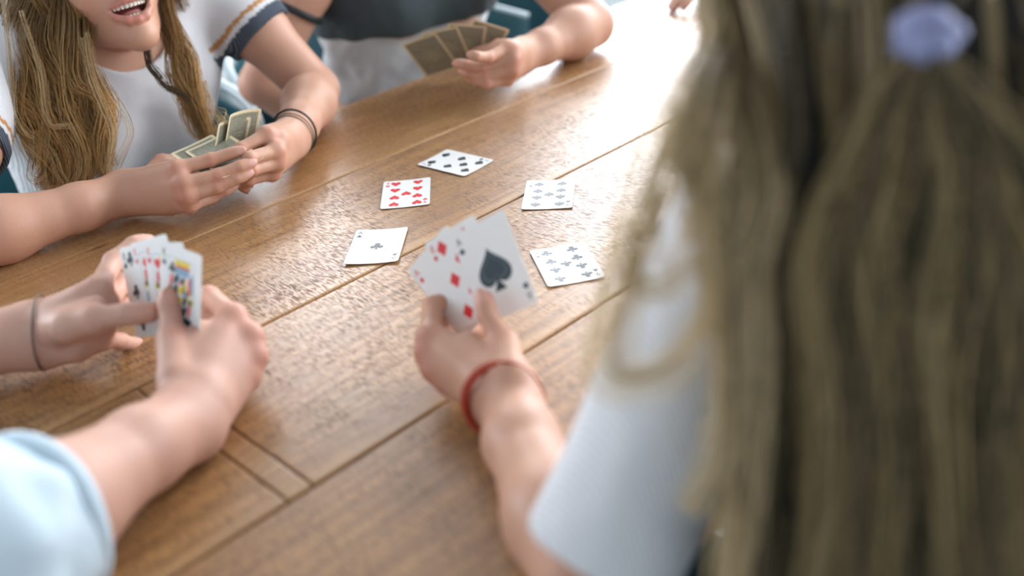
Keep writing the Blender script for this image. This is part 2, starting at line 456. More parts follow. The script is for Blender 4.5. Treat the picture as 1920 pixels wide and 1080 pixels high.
        part('court_robe', both([q(-.0175, -.0135, .0015, .0065), q(-.0115, -.0045, .0100, .0180, .003), q(.0005, .005, .0110, .0175, .003), q(-.010, -.005, .0005, .009, .002), q(.0045, .0062, .0005, .012), q(.0108, .0125, .0002, .0062)]), M_BLACK, .0002)
        part('court_sleeve', both([q(-.0125, -.0105, .0015, .0095, .001), q(-.0045, .0005, .0120, .0175, .002), q(.0065, .0105, .0002, .0055)]), M_BLUE, .0002)
        pip(-.0125, .0235, .0115, 1); pip(.0125, -.0235, .0115, -1)
    return card
M_GREYINK = plain('grey_ink', (0.055, 0.085, 0.095), 0.32, 0.5)

def place(o, ctr, ex, ey, flip=False):
    ex, ey = np.array(ex, float), np.array(ey, float)
    n = np.cross(ex, ey); n /= np.linalg.norm(n)
    m = Matrix.Identity(4)
    for i in range(3): m[i][0], m[i][1], m[i][2], m[i][3] = ex[i], ey[i], n[i], ctr[i]
    m[2][3] += TZ
    o.matrix_world = m; return o
def flat(o, x, y, ang, z=0.0010):
    o.location = (x, y, TZ + z); o.rotation_euler = (0, 0, ang); return o
g = 'cards dealt face up on the table'
flat(make_card('A', 'C', 'ace of clubs lying face up alone on the table, one edge lifted', g, bend=1.6, bendy=.3), .6164, .8907, -.8377)
flat(make_card('9', 'H', 'nine of hearts lying face up on the wooden table', g, bend=1.0), .7389, .9815, -.7373)
flat(make_card('7', 'S', 'seven of spades lying face up, askew, beyond the nine of hearts', g, bend=.8), .8476, 1.0036, .0974 + math.pi)
flat(make_card('9', 'S', 'nine of spades lying face up across a plank joint', g, bend=.9, nine_flip=1), .8421, .8210, -.8931)
flat(make_card('9', 'C', 'nine of clubs lying face up on the wooden table', g, bend=1.2), .7138, .6772, -.5846)
FAN = {"p4": [[[0.5187, 0.6366, 0.0786], [0.403, -0.535, 0.7425], [0.0491, 0.8228, 0.5662]], [[0.525, 0.6239, 0.0905], [0.3689, -0.76, 0.535], [0.1694, 0.621, 0.7653]], [[0.5337, 0.5963, 0.1004], [0.3609, -0.7873, 0.4999], [0.1859, 0.586, 0.7887]]], "p3": [[[0.3267, 0.8649, 0.0843], [0.2008, -0.9185, 0.3406], [0.249, 0.3841, 0.8891]], [[0.3309, 0.8444, 0.094], [0.2032, -0.9148, 0.3491], [0.2471, 0.3929, 0.8858]], [[0.3322, 0.8247, 0.095], [0.1636, -0.9636, 0.2116], [0.2749, 0.2506, 0.9283]], [[0.3334, 0.8043, 0.0956], [0.1031, -0.9946, 0.0145], [0.3029, 0.0453, 0.952]]], "p2": [[[1.1165, 1.2194, 0.0722], [0.7796, -0.4608, -0.4241], [0.0157, -0.6626, 0.7488]], [[1.0974, 1.2389, 0.0713], [0.7498, -0.6352, -0.1853], [-0.2141, -0.4979, 0.8404]], [[1.0783, 1.2625, 0.0655], [0.6125, -0.7766, 0.1474], [-0.4826, -0.2197, 0.8479]], [[1.0626, 1.2875, 0.0541], [0.5239, -0.8023, 0.2861], [-0.5775, -0.0877, 0.8116]]], "w1a": [[[0.6133, 1.1926, 0.059], [0.9293, 0.3096, -0.2015], [0.2801, -0.235, 0.9308]], [[0.6308, 1.1939, 0.0659], [0.9317, 0.3075, -0.1932], [0.2718, -0.2377, 0.9325]]], "w1b": [[[0.5703, 1.1627, 0.0696], [0.9949, -0.0206, 0.099], [0.0006, 0.9804, 0.1972]], [[0.5855, 1.1521, 0.07], [0.9948, -0.0101, 0.1011], [-0.01, 0.9805, 0.1961]]]}
g = 'cards fanned in the hand with the red bracelet'
for (r, s, l), P in zip([('A', 'D', 'ace of diamonds at the back of the fan held by the hand with red bracelets'),
                         ('8', 'D', 'eight of diamonds between two aces in the fan of the hand with red bracelets'),
                         ('A', 'S', 'ace of spades at the front of the fan, under the thumb')], FAN['p4']):
    place(make_card(r, s, l, g, bend=.25), *P)
g = 'cards held in the two hands of the person in the pale blue shirt'
for (r, s, l), P in zip([('8', 'C', 'eight of clubs, rearmost card of the fan with three kings'),
                         ('K', 'D', 'king of diamonds between the eight of clubs and the king of hearts'),
                         ('K', 'H', 'king of hearts between the other two kings'),
                         ('K', 'C', 'king of clubs, foremost card of the fan, court picture uncovered')], FAN['p3']):
    place(make_card(r, s, l, g, bend=.15), *P)
g = 'cards seen from the back in the hand of the person in the charcoal top'
for l, P in zip(['card seen from its olive back, closest to the wrist in the open fan', 'card seen from its olive back, second from the wrist in the open fan',
                 'card seen from its olive back, second from the outer end of the open fan', 'outermost card of the open fan, whole olive back with medallion showing'], FAN['p2']):
    place(make_card('A', 'H', l, g, back=True), *P)
g = 'cards held in both hands by the woman in the ribbed white top'
for l, P, b in zip(['upright card seen from the back, half hidden behind the bent upright card', 'bent upright card with grey-green back standing highest in the woman\'s hands',
                 'slanting card seen from the back, furthest from the bent upright card', 'slanting card seen from the back, tucked behind the upright pair'], [FAN['w1a'][0], FAN['w1a'][1], FAN['w1b'][0], FAN['w1b'][1]], (2.5, 5, 1, 1)):
    place(make_card('A', 'H', l, g, back=True, bend=b), *P)
# ------------------------------------------------------------------ signed-distance modelling of bodies
def A(*v): return np.array(v, float)
def unit(v): v = np.asarray(v, float); return v / (np.linalg.norm(v) + 1e-12)
def cap(a, b, ra, rb=None): return ('c', np.asarray(a, float), np.asarray(b, float), float(ra), float(ra if rb is None else rb))
def ball(a, r): return cap(a, a, r, r)
def ell(c, rad, rot=None): return ('e', np.asarray(c, float), np.asarray(rad, float), np.eye(3) if rot is None else np.asarray(rot, float))
def dist(p, X, Y, Z):
    if p[0] == 'c':
        _, a, b, ra, rb = p; d = b - a; L = float(d @ d)
        x, y, z = X - a[0], Y - a[1], Z - a[2]
        if L < 1e-10: return np.sqrt(x * x + y * y + z * z) - max(ra, rb)
        h = np.clip((x * d[0] + y * d[1] + z * d[2]) / L, 0, 1)
        return np.sqrt((x - h * d[0]) ** 2 + (y - h * d[1]) ** 2 + (z - h * d[2]) ** 2) - (ra + (rb - ra) * h)
    _, c, r, M = p                                     # rows of M are the axes
    x, y, z = X - c[0], Y - c[1], Z - c[2]
    u = (M[0, 0] * x + M[0, 1] * y + M[0, 2] * z); v = (M[1, 0] * x + M[1, 1] * y + M[1, 2] * z); w = (M[2, 0] * x + M[2, 1] * y + M[2, 2] * z)
    k0 = np.sqrt((u / r[0]) ** 2 + (v / r[1]) ** 2 + (w / r[2]) ** 2)
    k1 = np.sqrt((u / r[0] ** 2) ** 2 + (v / r[1] ** 2) ** 2 + (w / r[2] ** 2) ** 2) + 1e-9
    return k0 * (k0 - 1) / k1
def pbounds(p, m):
    if p[0] == 'c':
        r = max(p[3], p[4]) + m
        return np.minimum(p[1], p[2]) - r, np.maximum(p[1], p[2]) + r
    r = p[2].max() + m; return p[1] - r, p[1] + r
def smin(a, b, k):
    h = np.clip(0.5 + 0.5 * (b - a) / k, 0, 1)
    return b + (a - b) * h - k * h * (1 - h)
class Grid:
    FAR = 0.06
    def __init__(s, prims, vs, pad=0.012):
        lo = np.min([pbounds(p, pad)[0] for p in prims], 0); hi = np.max([pbounds(p, pad)[1] for p in prims], 0)
        s.lo, s.vs = lo, vs; s.n = np.ceil((hi - lo) / vs).astype(int) + 1
        s.ax = [(lo[i] + vs * np.arange(s.n[i])).astype(np.float32) for i in range(3)]
        s.D = np.full(tuple(s.n), s.FAR, np.float32)
    def sl(s, lo, hi):
        a = np.clip(np.floor((lo - s.lo) / s.vs).astype(int), 0, s.n); b = np.clip(np.ceil((hi - s.lo) / s.vs).astype(int) + 1, 0, s.n)
        return tuple(slice(int(i), int(max(i, j))) for i, j in zip(a, b))
    def xyz(s, q): return s.ax[0][q[0]][:, None, None], s.ax[1][q[1]][None, :, None], s.ax[2][q[2]][None, None, :]
    def add(s, prims, k):
        for p in prims:
            q = s.sl(*pbounds(p, k + 3 * s.vs)); s.D[q] = smin(s.D[q], dist(p, *s.xyz(q)).astype(np.float32), k)
        return s
    def add_groups(s, groups, kin, kout):
        """each group blends softly with what is there, but groups stay creased against one another"""
        base = s.D.copy()
        for g in groups:
            lo = np.min([pbounds(p, kout + 3 * s.vs)[0] for p in g], 0); hi = np.max([pbounds(p, kout + 3 * s.vs)[1] for p in g], 0)
            q = s.sl(lo, hi); xyz = s.xyz(q); F = np.full(s.D[q].shape, s.FAR, np.float32)
            for p in g: F = smin(F, dist(p, *xyz).astype(np.float32), kin)
            s.D[q] = np.minimum(s.D[q], smin(base[q], F, kout))
        return s
    def cut(s, prims, k=0.002):
        for p in prims:
            q = s.sl(*pbounds(p, k + 3 * s.vs)); s.D[q] = -smin(-s.D[q], dist(p, *s.xyz(q)).astype(np.float32), k)
        return s
    def plane(s, pt, nrm, k=0.002, near=None):
        """remove everything on the side the normal points to (optionally only within a ball near=(c,r))"""
        X, Y, Z = s.xyz((slice(None),) * 3)
        d = (X - pt[0]) * nrm[0] + (Y - pt[1]) * nrm[1] + (Z - pt[2]) * nrm[2]
        if near is not None: d = np.minimum(d, near[1] - np.sqrt((X - near[0][0]) ** 2 + (Y - near[0][1]) ** 2 + (Z - near[0][2]) ** 2))
        s.D = -smin(-s.D, -d.astype(np.float32), k); return s
    def mesh(s):
        D = s.D; D[0] = D[-1] = s.FAR; D[:, 0] = D[:, -1] = s.FAR; D[:, :, 0] = D[:, :, -1] = s.FAR
        S = D < 0; nx, ny, nz = D.shape
        cnt = np.zeros((nx - 1, ny - 1, nz - 1), np.int8)
        for i in (0, 1):
            for j in (0, 1):
                for k in (0, 1): cnt += S[i:nx - 1 + i, j:ny - 1 + j, k:nz - 1 + k]
        act = np.argwhere((cnt > 0) & (cnt < 8)); I = np.full(cnt.shape, -1, np.int32); I[tuple(act.T)] = np.arange(len(act))
        acc = np.zeros((len(act), 3)); num = np.zeros(len(act))
        cr = [(i, j, k) for i in (0, 1) for j in (0, 1) for k in (0, 1)]
        val = {c: D[act[:, 0] + c[0], act[:, 1] + c[1], act[:, 2] + c[2]] for c in cr}
        for c in cr:
            for ax in range(3):
                if c[ax]: continue
                e = list(c); e[ax] = 1; e = tuple(e)
                a, b = val[c], val[e]; m = (a < 0) != (b < 0)
                t = np.where(m, a / np.where(m, a - b, 1), 0)
                P = np.zeros((len(act), 3)); P += c; P[:, ax] += t
                acc[m] += P[m]; num[m] += 1
        V = s.lo + s.vs * (act + acc / num[:, None])
        Q = []
        for ax in range(3):
            a = [slice(0, n - 1) if i == ax else slice(1, n - 1) for i, n in enumerate(D.shape)]
            b = [slice(1, n) if i == ax else slice(1, n - 1) for i, n in enumerate(D.shape)]
            s0, s1 = S[tuple(a)], S[tuple(b)]
            E = np.argwhere(s0 != s1); fl = s0[tuple(E.T)]
            o = np.ones(3, int); o[ax] = 0; E = E + o
            u, v = (ax + 1) % 3, (ax + 2) % 3; du = np.eye(3, dtype=int)[u]; dv = np.eye(3, dtype=int)[v]
            g = lambda z: I[tuple(z.T)]
            q = np.stack([g(E - du - dv), g(E - dv), g(E), g(E - du)], 1)
            q[~fl] = q[~fl][:, ::-1]; Q.append(q)
        Q = np.concatenate(Q); return V, Q[(Q >= 0).all(1)]

def relax(V, Q, it=2, f=0.5):
    n = len(V)
    for _ in range(it):
        S = np.zeros((n, 3)); C = np.zeros(n)
        for a, b in ((0, 1), (1, 2), (2, 3), (3, 0)):
            for x, y in ((a, b), (b, a)):
                for ax in range(3): S[:, ax] += np.bincount(Q[:, x], V[Q[:, y], ax], n)
                C += np.bincount(Q[:, x], minlength=n)
        V = V + f * (S / np.maximum(C, 1)[:, None] - V)
    return V

def tint(V, base, spots):
    """base colour with local colour spots: (centre, radius, colour, strength)"""
    Cc = np.empty((len(V), 4), np.float32); Cc[:, :3] = base; Cc[:, 3] = 1
    for c, r, col, st in spots:
        d = np.linalg.norm(V - np.asarray(c), axis=1) / r
        w = (st * np.clip(1.15 - d, 0, 1) ** 1.2)[:, None]; w = np.minimum(w, 1)
        Cc[:, :3] = Cc[:, :3] * (1 - w) + np.asarray(col) * w
    return Cc

def skin_mat():
    t = NT('skin'); at = t.n('ShaderNodeVertexColor'); at.layer_name = 'tint'
    o = t.obj(); a = t.noise(o, 55, 4, 0.6); b = t.noise(o, 420, 2, 0.5)
    c = t.mix(t.math('MULTIPLY', a, 0.30), at.outputs[0], (0.50, 0.22, 0.15, 1))
    t.p(Base_Color=c, Roughness=0.47, Specular_IOR_Level=0.42, Subsurface_Weight=0.10, Subsurface_Scale=0.006,
        Normal=t.bump(t.math('ADD', b, t.math('MULTIPLY', a, 0.7)), 0.13, 0.0012))
    t.b.inputs['Subsurface Radius'].default_value = (1.0, 0.35, 0.2)
    return t.m
M_SKIN = skin_mat()
SKIN = (0.57, 0.325, 0.222); RED = (0.60, 0.205, 0.15); NAIL = (0.70, 0.39, 0.32)

def chain(base, specs, lens):
    """follow pixels with given bone lengths; sign says whether the bone goes away from (+) or towards (-) the camera"""
    out = [np.asarray(base, float)]
    for (x, y, sg), L in zip(specs, lens):
        d = CAM_F + CAM_R * (x - 960) / FPX + CAM_U * (540 - y) / FPX; o = CAM_C - out[-1]
        a, b, c = d @ d, d @ o, o @ o - L * L; disc = b * b - a * c
        t = -b / a + (sg * math.sqrt(disc) / a if disc > 0 else 0)
        p = CAM_C + t * d
        if disc < 0: p = out[-1] + unit(p - out[-1]) * L
        out.append(p)
    return out

FL = {'index': (.042, .025, .022), 'middle': (.046, .029, .023), 'ring': (.043, .027, .023), 'pinky': (.034, .020, .020), 'thumb': (.042, .034, .028)}
FR = {'index': .0092, 'middle': .0094, 'ring': .0088, 'pinky': .0078, 'thumb': .0108}
def hand(W, E, mcp, fing, thumb, left, s=1.0, fat=1.0, wrist_r=.0245, arm_r=.040, S=None, up_r=.047):
    """W wrist, E elbow; mcp: 4 points; fing: 4 pixel chains; thumb: (CMC point, pixel chain). -> dict of primitives"""
    names = ['index', 'middle', 'ring', 'pinky']; W, E = np.asarray(W, float), np.asarray(E, float)
    mcp = [np.asarray(m, float) for m in mcp]
    dors = unit(np.cross(mcp[0] - W, mcp[3] - W)) * (1 if left else -1)
    lat = unit(mcp[0] - mcp[3]); axis = unit((mcp[1] + mcp[2]) / 2 - W)
    palm = []; offs = [.016, .006, -.005, -.015]
    root = [W + lat * o * s + axis * .012 * s for o in offs]
    for i in range(4):
        palm.append(cap(root[i], mcp[i] - axis * .004, .0135 * s * fat, .0100 * s * fat))
        palm.append(cap(root[i] - dors * .008 * s, mcp[i] - axis * .014 - dors * .007 * s, .0125 * s * fat, .0095 * s * fat))
    for i in range(3):
        a, b = (root[i] + root[i + 1]) / 2, (mcp[i] + mcp[i + 1]) / 2 - axis * .006
        palm.append(cap(a, b - dors * .003, .0125 * s * fat, .0088 * s * fat))
    palm.append(cap(root[3] - dors * .008 * s, (root[3] + mcp[3]) / 2 - dors * .009 * s - lat * .003, .0135 * s * fat, .012 * s * fat))
    spots = []; groups = []; nails = []
    cmc, tch = thumb
    T = chain(cmc, tch, [l * s for l in FL['thumb']])
    palm.append(cap(W + lat * .008 * s, cmc, .0150 * s * fat, .0135 * s * fat))
    palm.append(cap(cmc, T[1], .0140 * s * fat, .0118 * s * fat))
    palm.append(cap((cmc + W) / 2 - dors * .004, (T[1] * .55 + mcp[0] * .45), .013 * s * fat, .0085 * s * fat))
    def digit(nm, J, d0, kmcp=True):
        r = FR[nm] * s * fat; g = []
        end = J[3] - unit(J[3] - J[2]) * r * .80
        g.append(cap(J[0], J[1], r * 1.05, r * .96)); g.append(cap(J[1], J[2], r * .96, r * .86)); g.append(cap(J[2], end, r * .86, r * .74))
        g.append(ball(J[1], r * 1.04)); g.append(ball((J[2] + end) / 2, r * .87))
        d = d0; p = unit(J[1] - J[0])
        d = unit(d - p * (d @ p)); dd = [d]
        for a, b in ((J[1], J[2]), (J[2], J[3])):
            q = unit(b - a); ax = np.cross(p, q); sn = np.linalg.norm(ax)
            if sn > 1e-5:
                ang = math.atan2(sn, float(p @ q)); ax = ax / sn
                d = d * math.cos(ang) + np.cross(ax, d) * math.sin(ang) + ax * (ax @ d) * (1 - math.cos(ang))
            p = q; dd.append(unit(d))
        q = unit(J[3] - J[2]); side = np.cross(q, dd[2])
        nc = end + q * r * .05 + dd[2] * r * .60
        g.append(ell(nc, (r * .86, r * .62, r * .24), np.array([q, side, dd[2]])))
        spots.append((J[1] + dd[0] * r * .9, r * 1.5, RED, .34)); spots.append((J[2] + dd[1] * r * .9, r * 1.1, RED, .22))
        spots.append((J[3], r * 1.9, RED, .42)); nails.append((nc + dd[2] * r * .2, r * .80, NAIL, 1.5))
        if kmcp: spots.append((J[0] + dors * r, r * 2.0, RED, .42)); palm.append(ball(J[0] + dors * .0022 * s, r * 1.12))
        groups.append(g); return J
    digs = {}
    for nm, m, ch in zip(names, mcp, fing): digs[nm] = digit(nm, chain(m, ch, [l * s for l in FL[nm]]), dors)
    tl = unit(np.cross(T[1] - cmc, mcp[0] - cmc)) * (1 if left else -1)
    digs['thumb'] = digit('thumb', T, unit(dors + lat * .9), False)
    arm = []
    wl = unit(lat - axis * (lat @ axis)); q = W - axis * .012 * s
    arm.append(cap(q + wl * .0075 * s, root[1], wrist_r * .80, .0165 * s)); arm.append(cap(q - wl * .0075 * s, root[2], wrist_r * .80, .0165 * s))
    M1 = E + .30 * (W - E); M2 = E + .72 * (W - E)
    arm += [cap(E, M1, arm_r * .94, arm_r), cap(M1, M2, arm_r, wrist_r * 1.12), cap(M2, q + wl * .007 * s, wrist_r * 1.05, wrist_r * .82), cap(M2, q - wl * .007 * s, wrist_r * 1.05, wrist_r * .82)]
    up = []
    if S is not None:
        S = np.asarray(S, float); m = E + .55 * (S - E)
        up += [cap(E, m, arm_r * .92, up_r * .95), cap(m, S, up_r * .95, up_r)]
        spots.append((E, arm_r * 1.3, RED, .25))
    print('hand', 'L' if left else 'R', 'W-MCP', [round(float(np.linalg.norm(m - W)), 3) for m in mcp], 'across', round(float(np.linalg.norm(mcp[0] - mcp[3])), 3),
          'forearm', round(float(np.linalg.norm(W - E)), 3), 'upper', None if S is None else round(float(np.linalg.norm(E - S)), 3),
          'zmin', round(min(float(p[2]) for v in digs.values() for p in v) - TZ, 3), 'CMC-W', round(float(np.linalg.norm(cmc - W)), 3), 'thumb t', [round(float((p - CAM_C) @ CAM_F), 3) for p in T])
    return dict(palm=palm, groups=groups, arm=arm, up=up, spots=spots + nails, digs=digs, W=W, E=E, S=S, axis=axis, dors=dors, lat=lat)

def arm_mesh(h, vs=0.0023, base=SKIN):
    allp = h['palm'] + h['arm'] + h['up'] + sum(h['groups'], [])
    g = Grid(allp, vs)
    g.add(h['palm'], .009); g.add(h['arm'], .016)
    if h['up']:
        g2 = Grid(allp, vs); g2.add(h['up'], .02); g.D = smin(g.D, g2.D, .006)
    g.add_groups(h['groups'], .0025, .0065)
    V, Q = g.mesh(); V = relax(V, Q, 2, .5)
    return V, Q, tint(V, base, h['spots'])

def join_meshes(name, parts, mat, parent):
    Vs, Qs, Cs, n = [], [], [], 0
    for V, Q, Cc in parts: Vs.append(V); Qs.append(Q + n); Cs.append(Cc); n += len(V)
    return np_mesh(name, np.concatenate(Vs), np.concatenate(Qs), mat, parent, True, {'tint': np.concatenate(Cs)})
# ------------------------------------------------------------------ the card players: arms and hands
def MC(*l): return [pixz(*p) for p in l]
def w2p(p):
    d = np.asarray(p, float) - CAM_C; z = d @ CAM_F
    return 960 + FPX * (d @ CAM_R) / z, 540 - FPX * (d @ CAM_U) / z
def rest_hand(W, E, fwd, side, up, left, s=1.0, S=None, curl=.35, **kw):
    """a relaxed hand given by its own axes instead of photo pixels"""
    W, E = np.asarray(W, float), np.asarray(E, float)
    mcp = [W + (fwd * a + side * b + up * .004) * s for a, b in ((.084, .024), (.086, .006), (.080, -.011), (.072, -.026))]
    fing = []
    for nm, m in zip(('index', 'middle', 'ring', 'pinky'), mcp):
        p = m; l = []; ang = curl
        for L in FL[nm]:
            q = p + s * L * (fwd * math.cos(ang) - up * math.sin(ang)); x, y = w2p(q)
            sg = 1 if (q - p) @ CAM_F > 0 else -1
            l.append((x, y, sg)); p = q; ang += curl
        fing.append(l)
    c = W + s * (fwd * .022 + side * .022 - up * .008); l = []; p = c; dr = unit(fwd * .75 + side * .55 - up * .2)
    for L in FL['thumb']:
        q = p + dr * L * s; x, y = w2p(q); l.append((x, y, 1 if (q - p) @ CAM_F > 0 else -1)); p = q; dr = unit(dr - side * .12)
    return hand(W, E, mcp, fing, (c, l), left, s=s, S=S, **kw)
# woman in the ribbed white top
w1R = hand(pixz(243, 362, .036), pixz(-108, 462, .042), MC((334, 316, .072), (346, 344, .058), (352, 367, .043), (357, 384, .028)),
    [[(395, 300, 0), (433, 288, 0), (464, 279, 1)], [(410, 329, 0), (450, 312, 0), (480, 303, 1)], [(407, 351, 0), (447, 333, 0), (474, 323, 1)], [(396, 371, 1), (424, 357, 1), (446, 346, 1)]],
    (pixz(272, 345, .042), [(304, 306, 1), (342, 297, 1), (372, 290, 1)]), left=False, S=pix(-45, 135, 1.38))
w1L = hand(pixz(545, 262, .044), pixz(592, 168, .044), MC((500, 253, .078), (517, 283, .062), (518, 305, .046), (509, 326, .030)),
    [[(452, 279, -1), (440, 300, 1), (452, 315, 1)], [(467, 297, -1), (452, 318, 1), (468, 330, 1)], [(472, 319, -1), (458, 336, 1), (474, 344, 1)], [(466, 338, -1), (455, 350, 1), (466, 356, 1)]],
    (pixz(522, 262, .066), [(490, 270, 1), (465, 282, 1), (448, 294, 1)]), left=True, S=pix(392, -35, 1.57))
# person in the charcoal top
p2L = hand(pixz(978, 106, .045), pixz(1108, 46, .046), MC((950, 90, .080), (961, 112, .064), (960, 132, .048), (950, 149, .032)),
    [[(916, 108, -1), (894, 106, -1), (880, 101, 1)], [(906, 127, -1), (873, 122, -1), (850, 116, 1)], [(908, 146, -1), (880, 138, 1), (862, 130, 1)], [(914, 158, -1), (894, 152, 1), (878, 146, 1)]],
    (pixz(962, 98, .072), [(935, 88, 1), (905, 95, 1), (884, 100, 1)]), left=True, s=1.02, S=A(1.37, 1.47, .25 + TZ), arm_r=.044, up_r=.05)
p2R = rest_hand(A(1.02, 1.47, TZ - .10), pix(488, 158, 1.76), unit(A(.8, -.5, -.25)), unit(A(.45, .85, 0)), unit(A(.1, 0, 1)), False, S=A(1.085, 1.50, .28 + TZ), arm_r=.040, up_r=.048)
# person in the pale blue shirt
p3R = hand(pixz(362, 778, .032), A(.075, .63, .070 + TZ), MC((436, 594, .066), (468, 632, .050), (476, 669, .036), (463, 707, .024)),
    [[(393, 556, 1), (362, 556, 1), (340, 566, 1)], [(432, 592, 1), (395, 592, 1), (372, 602, 1)], [(436, 632, 1), (400, 632, 1), (378, 640, 1)], [(430, 672, 1), (402, 668, 1), (384, 672, 1)]],
    (pixz(332, 712, .052), [(322, 640, 1), (320, 586, .5), (308, 540, .2)]), left=False, s=1.14, wrist_r=.029, arm_r=.046, S=A(-.12, .84, .33 + TZ), up_r=.054)
p3L = hand(pixz(88, 622, .046), A(-.03, 1.10, .05 + TZ), MC((184, 543, .086), (196, 574, .070), (196, 607, .052), (188, 636, .036)),
    [[(213, 490, 1), (252, 458, 1), (293, 450, 1)], [(226, 532, 1), (268, 512, 1), (300, 508, 1)], [(232, 576, 1), (268, 566, 1), (296, 566, 1)], [(226, 640, 1), (250, 646, 1), (268, 648, 0)]],
    (pixz(130, 610, .071), [(178, 598, -.5), (238, 588, -.6), (302, 587, -.8)]), left=True, s=1.12, wrist_r=.029, arm_r=.046, S=A(-.17, 1.20, .31 + TZ), up_r=.054)
# long-haired woman in the foreground
P4S = pix(1440, 365, .62)
p4L = hand(pixz(940, 748, .032), pixz(1105, 1095, .038), MC((806, 630, .053), (804, 662, .041), (816, 692, .031), (842, 716, .023)),
    [[(812, 574, 1), (850, 556, 1), (886, 558, 1)], [(822, 612, 1), (868, 592, 1), (905, 588, 1)], [(846, 650, 1), (896, 626, 1), (938, 607, 1)], [(866, 686, 1), (896, 664, 1), (922, 648, 1)]],
    (pixz(956, 704, .056), [(946, 646, 1), (914, 592, .7), (906, 544, .5)]), left=True, s=1.04, S=P4S, arm_r=.037, up_r=.043)
p4R = rest_hand(A(.84, .42, TZ - .15), A(.92, .22, TZ - .03), unit(A(-.35, .8, -.15)), unit(A(-.85, -.35, 0)), A(0, 0, 1), False, S=P4S + A(.31, -.08, 0))
# person across the far end of the table
p5R = rest_hand(A(1.80, 1.20, TZ + .034), A(2.03, 1.16, TZ + .044), unit(A(-1, .1, 0)), unit(A(-.1, -1, 0)), A(0, 0, 1), False, S=A(2.26, 1.10, .28 + TZ), curl=.22)
p5L = rest_hand(A(1.98, .84, TZ + .034), A(2.18, .72, TZ + .044), unit(A(-1, .5, 0)), unit(A(.5, 1, 0)), A(0, 0, 1), True, S=A(2.30, .72, .28 + TZ), curl=.22)
# ------------------------------------------------------------------ trunks, heads, clothes
def basis_mat(sd, f, u): return np.array([sd, f, u])
class Head:
    def __init__(s, c, f, u, k=1.0):
        s.c = np.asarray(c, float); s.u = unit(u); f = np.asarray(f, float); s.f = unit(f - s.u * (f @ s.u)); s.sd = np.cross(s.f, s.u); s.k = k
    def P(s, x, y, z): return s.c + s.k * (x * s.sd + y * s.f + z * s.u)
    def E(s, p, r): return ell(s.P(*p), np.array(r) * s.k, basis_mat(s.sd, s.f, s.u))
def head_mesh(H, neck_base, smile=False, vs=.0025, base=SKIN, neck_r=.050):
    k = H.k; P, E = H.P, H.E
    skull = [E((0, -.015, .045), (.074, .094, .076)), E((0, .020, -.008), (.064, .072, .082)),
             cap(P(-.044, .012, -.060), P(-.008, .066, -.094), .021 * k, .017 * k), cap(P(.044, .012, -.060), P(.008, .066, -.094), .021 * k, .017 * k),
             ball(P(0, .074, -.096), .0165 * k), ball(P(-.037, .054, -.024), .026 * k), ball(P(.037, .054, -.024), .026 * k), E((0, .066, -.056), (.033, .025, .030))]
    neck = [cap(P(0, -.022, -.050), neck_base, neck_r * .98, neck_r * 1.12)]
    g = Grid(skull + neck + [E((0, .11, 0), (.09, .02, .06))], vs, .03)
    g.add(skull, .018 * k); g.add(neck, .020)
    g.add([cap(P(0, .088, .014), P(0, .110, -.020), .0075 * k, .0098 * k), ball(P(-.011, .099, -.025), .0078 * k), ball(P(.011, .099, -.025), .0078 * k)], .007)
    g.add([cap(P(-.036, .076, .034), P(.036, .076, .034), .010 * k)], .014)
    g.add([E((-.075, -.006, -.002), (.010, .019, .030)), E((.075, -.006, -.002), (.010, .019, .030))], .005)
    g.cut([ball(P(-.031, .097, .012), .0135 * k), ball(P(.031, .097, .012), .0135 * k)], .009)
    for sg in (-1, 1):
        g.add([ball(P(.031 * sg, .0715, .012), .0142 * k)], .005)
        g.cut([E((.031 * sg, .0865, .0112), (.0118, .0125, .0046))], .0015)
    spots = [(P(-.040, .066, -.022), .034, (.66, .26, .19), .38), (P(.040, .066, -.022), .034, (.66, .26, .19), .38), (P(0, .112, -.022), .016, (.64, .26, .19), .4)]
    LIP = (.52, .15, .13)
    if smile:
        g.cut([E((0, .088, -.0635), (.0265, .030, .0130)), E((-.018, .084, -.0575), (.012, .026, .006)), E((.018, .084, -.0575), (.012, .026, .006))], .003)
        upl = [(-.031, .072, -.052), (-.021, .086, -.0520), (-.009, .0945, -.0505), (0, .0955, -.0515), (.009, .0945, -.0505), (.021, .086, -.0520), (.031, .072, -.052)]
        lol = [(-.031, .072, -.052), (-.024, .0825, -.0670), (-.012, .0905, -.0765), (0, .0925, -.0790), (.012, .0905, -.0765), (.024, .0825, -.0670), (.031, .072, -.052)]
        rl, rlo = (.0028, .0036, .0046, .0044, .0046, .0036, .0028), (.0028, .0046, .0060, .0062, .0060, .0046, .0028)
    else:
        upl = [(-.025, .078, -.059), (-.012, .091, -.0565), (0, .0945, -.0575), (.012, .091, -.0565), (.025, .078, -.059)]
        lol = [(-.025, .078, -.059), (-.012, .090, -.0660), (0, .0930, -.0680), (.012, .090, -.0660), (.025, .078, -.059)]
        rl, rlo = (.003, .0042, .0042, .0042, .003), (.003, .0052, .0056, .0052, .003)
    for L, R in ((upl, rl), (lol, rlo)):
        pr = [cap(P(*a), P(*b), ra * k, rb * k) for a, b, ra, rb in zip(L[:-1], L[1:], R[:-1], R[1:])]
        g.add(pr, .0028)
        for a, b, r in zip(L[:-1], L[1:], R[:-1]):
            for t in (0, .5, 1): spots.append((np.asarray(P(*a)) * (1 - t) + np.asarray(P(*b)) * t + H.f * .002, r * k * 1.35, LIP, .75))
    V, Q = g.mesh(); V = relax(V, Q, 1, .4)
    return V, Q, tint(V, base, spots)
M_EYE = plain('eye_white', (.82, .80, .78), .12, .6, var=.01)
M_IRIS = plain('iris', (.10, .16, .20), .12, .6)
M_TOOTH = plain('tooth_enamel', (.80, .75, .66), .22, .5, var=.02)
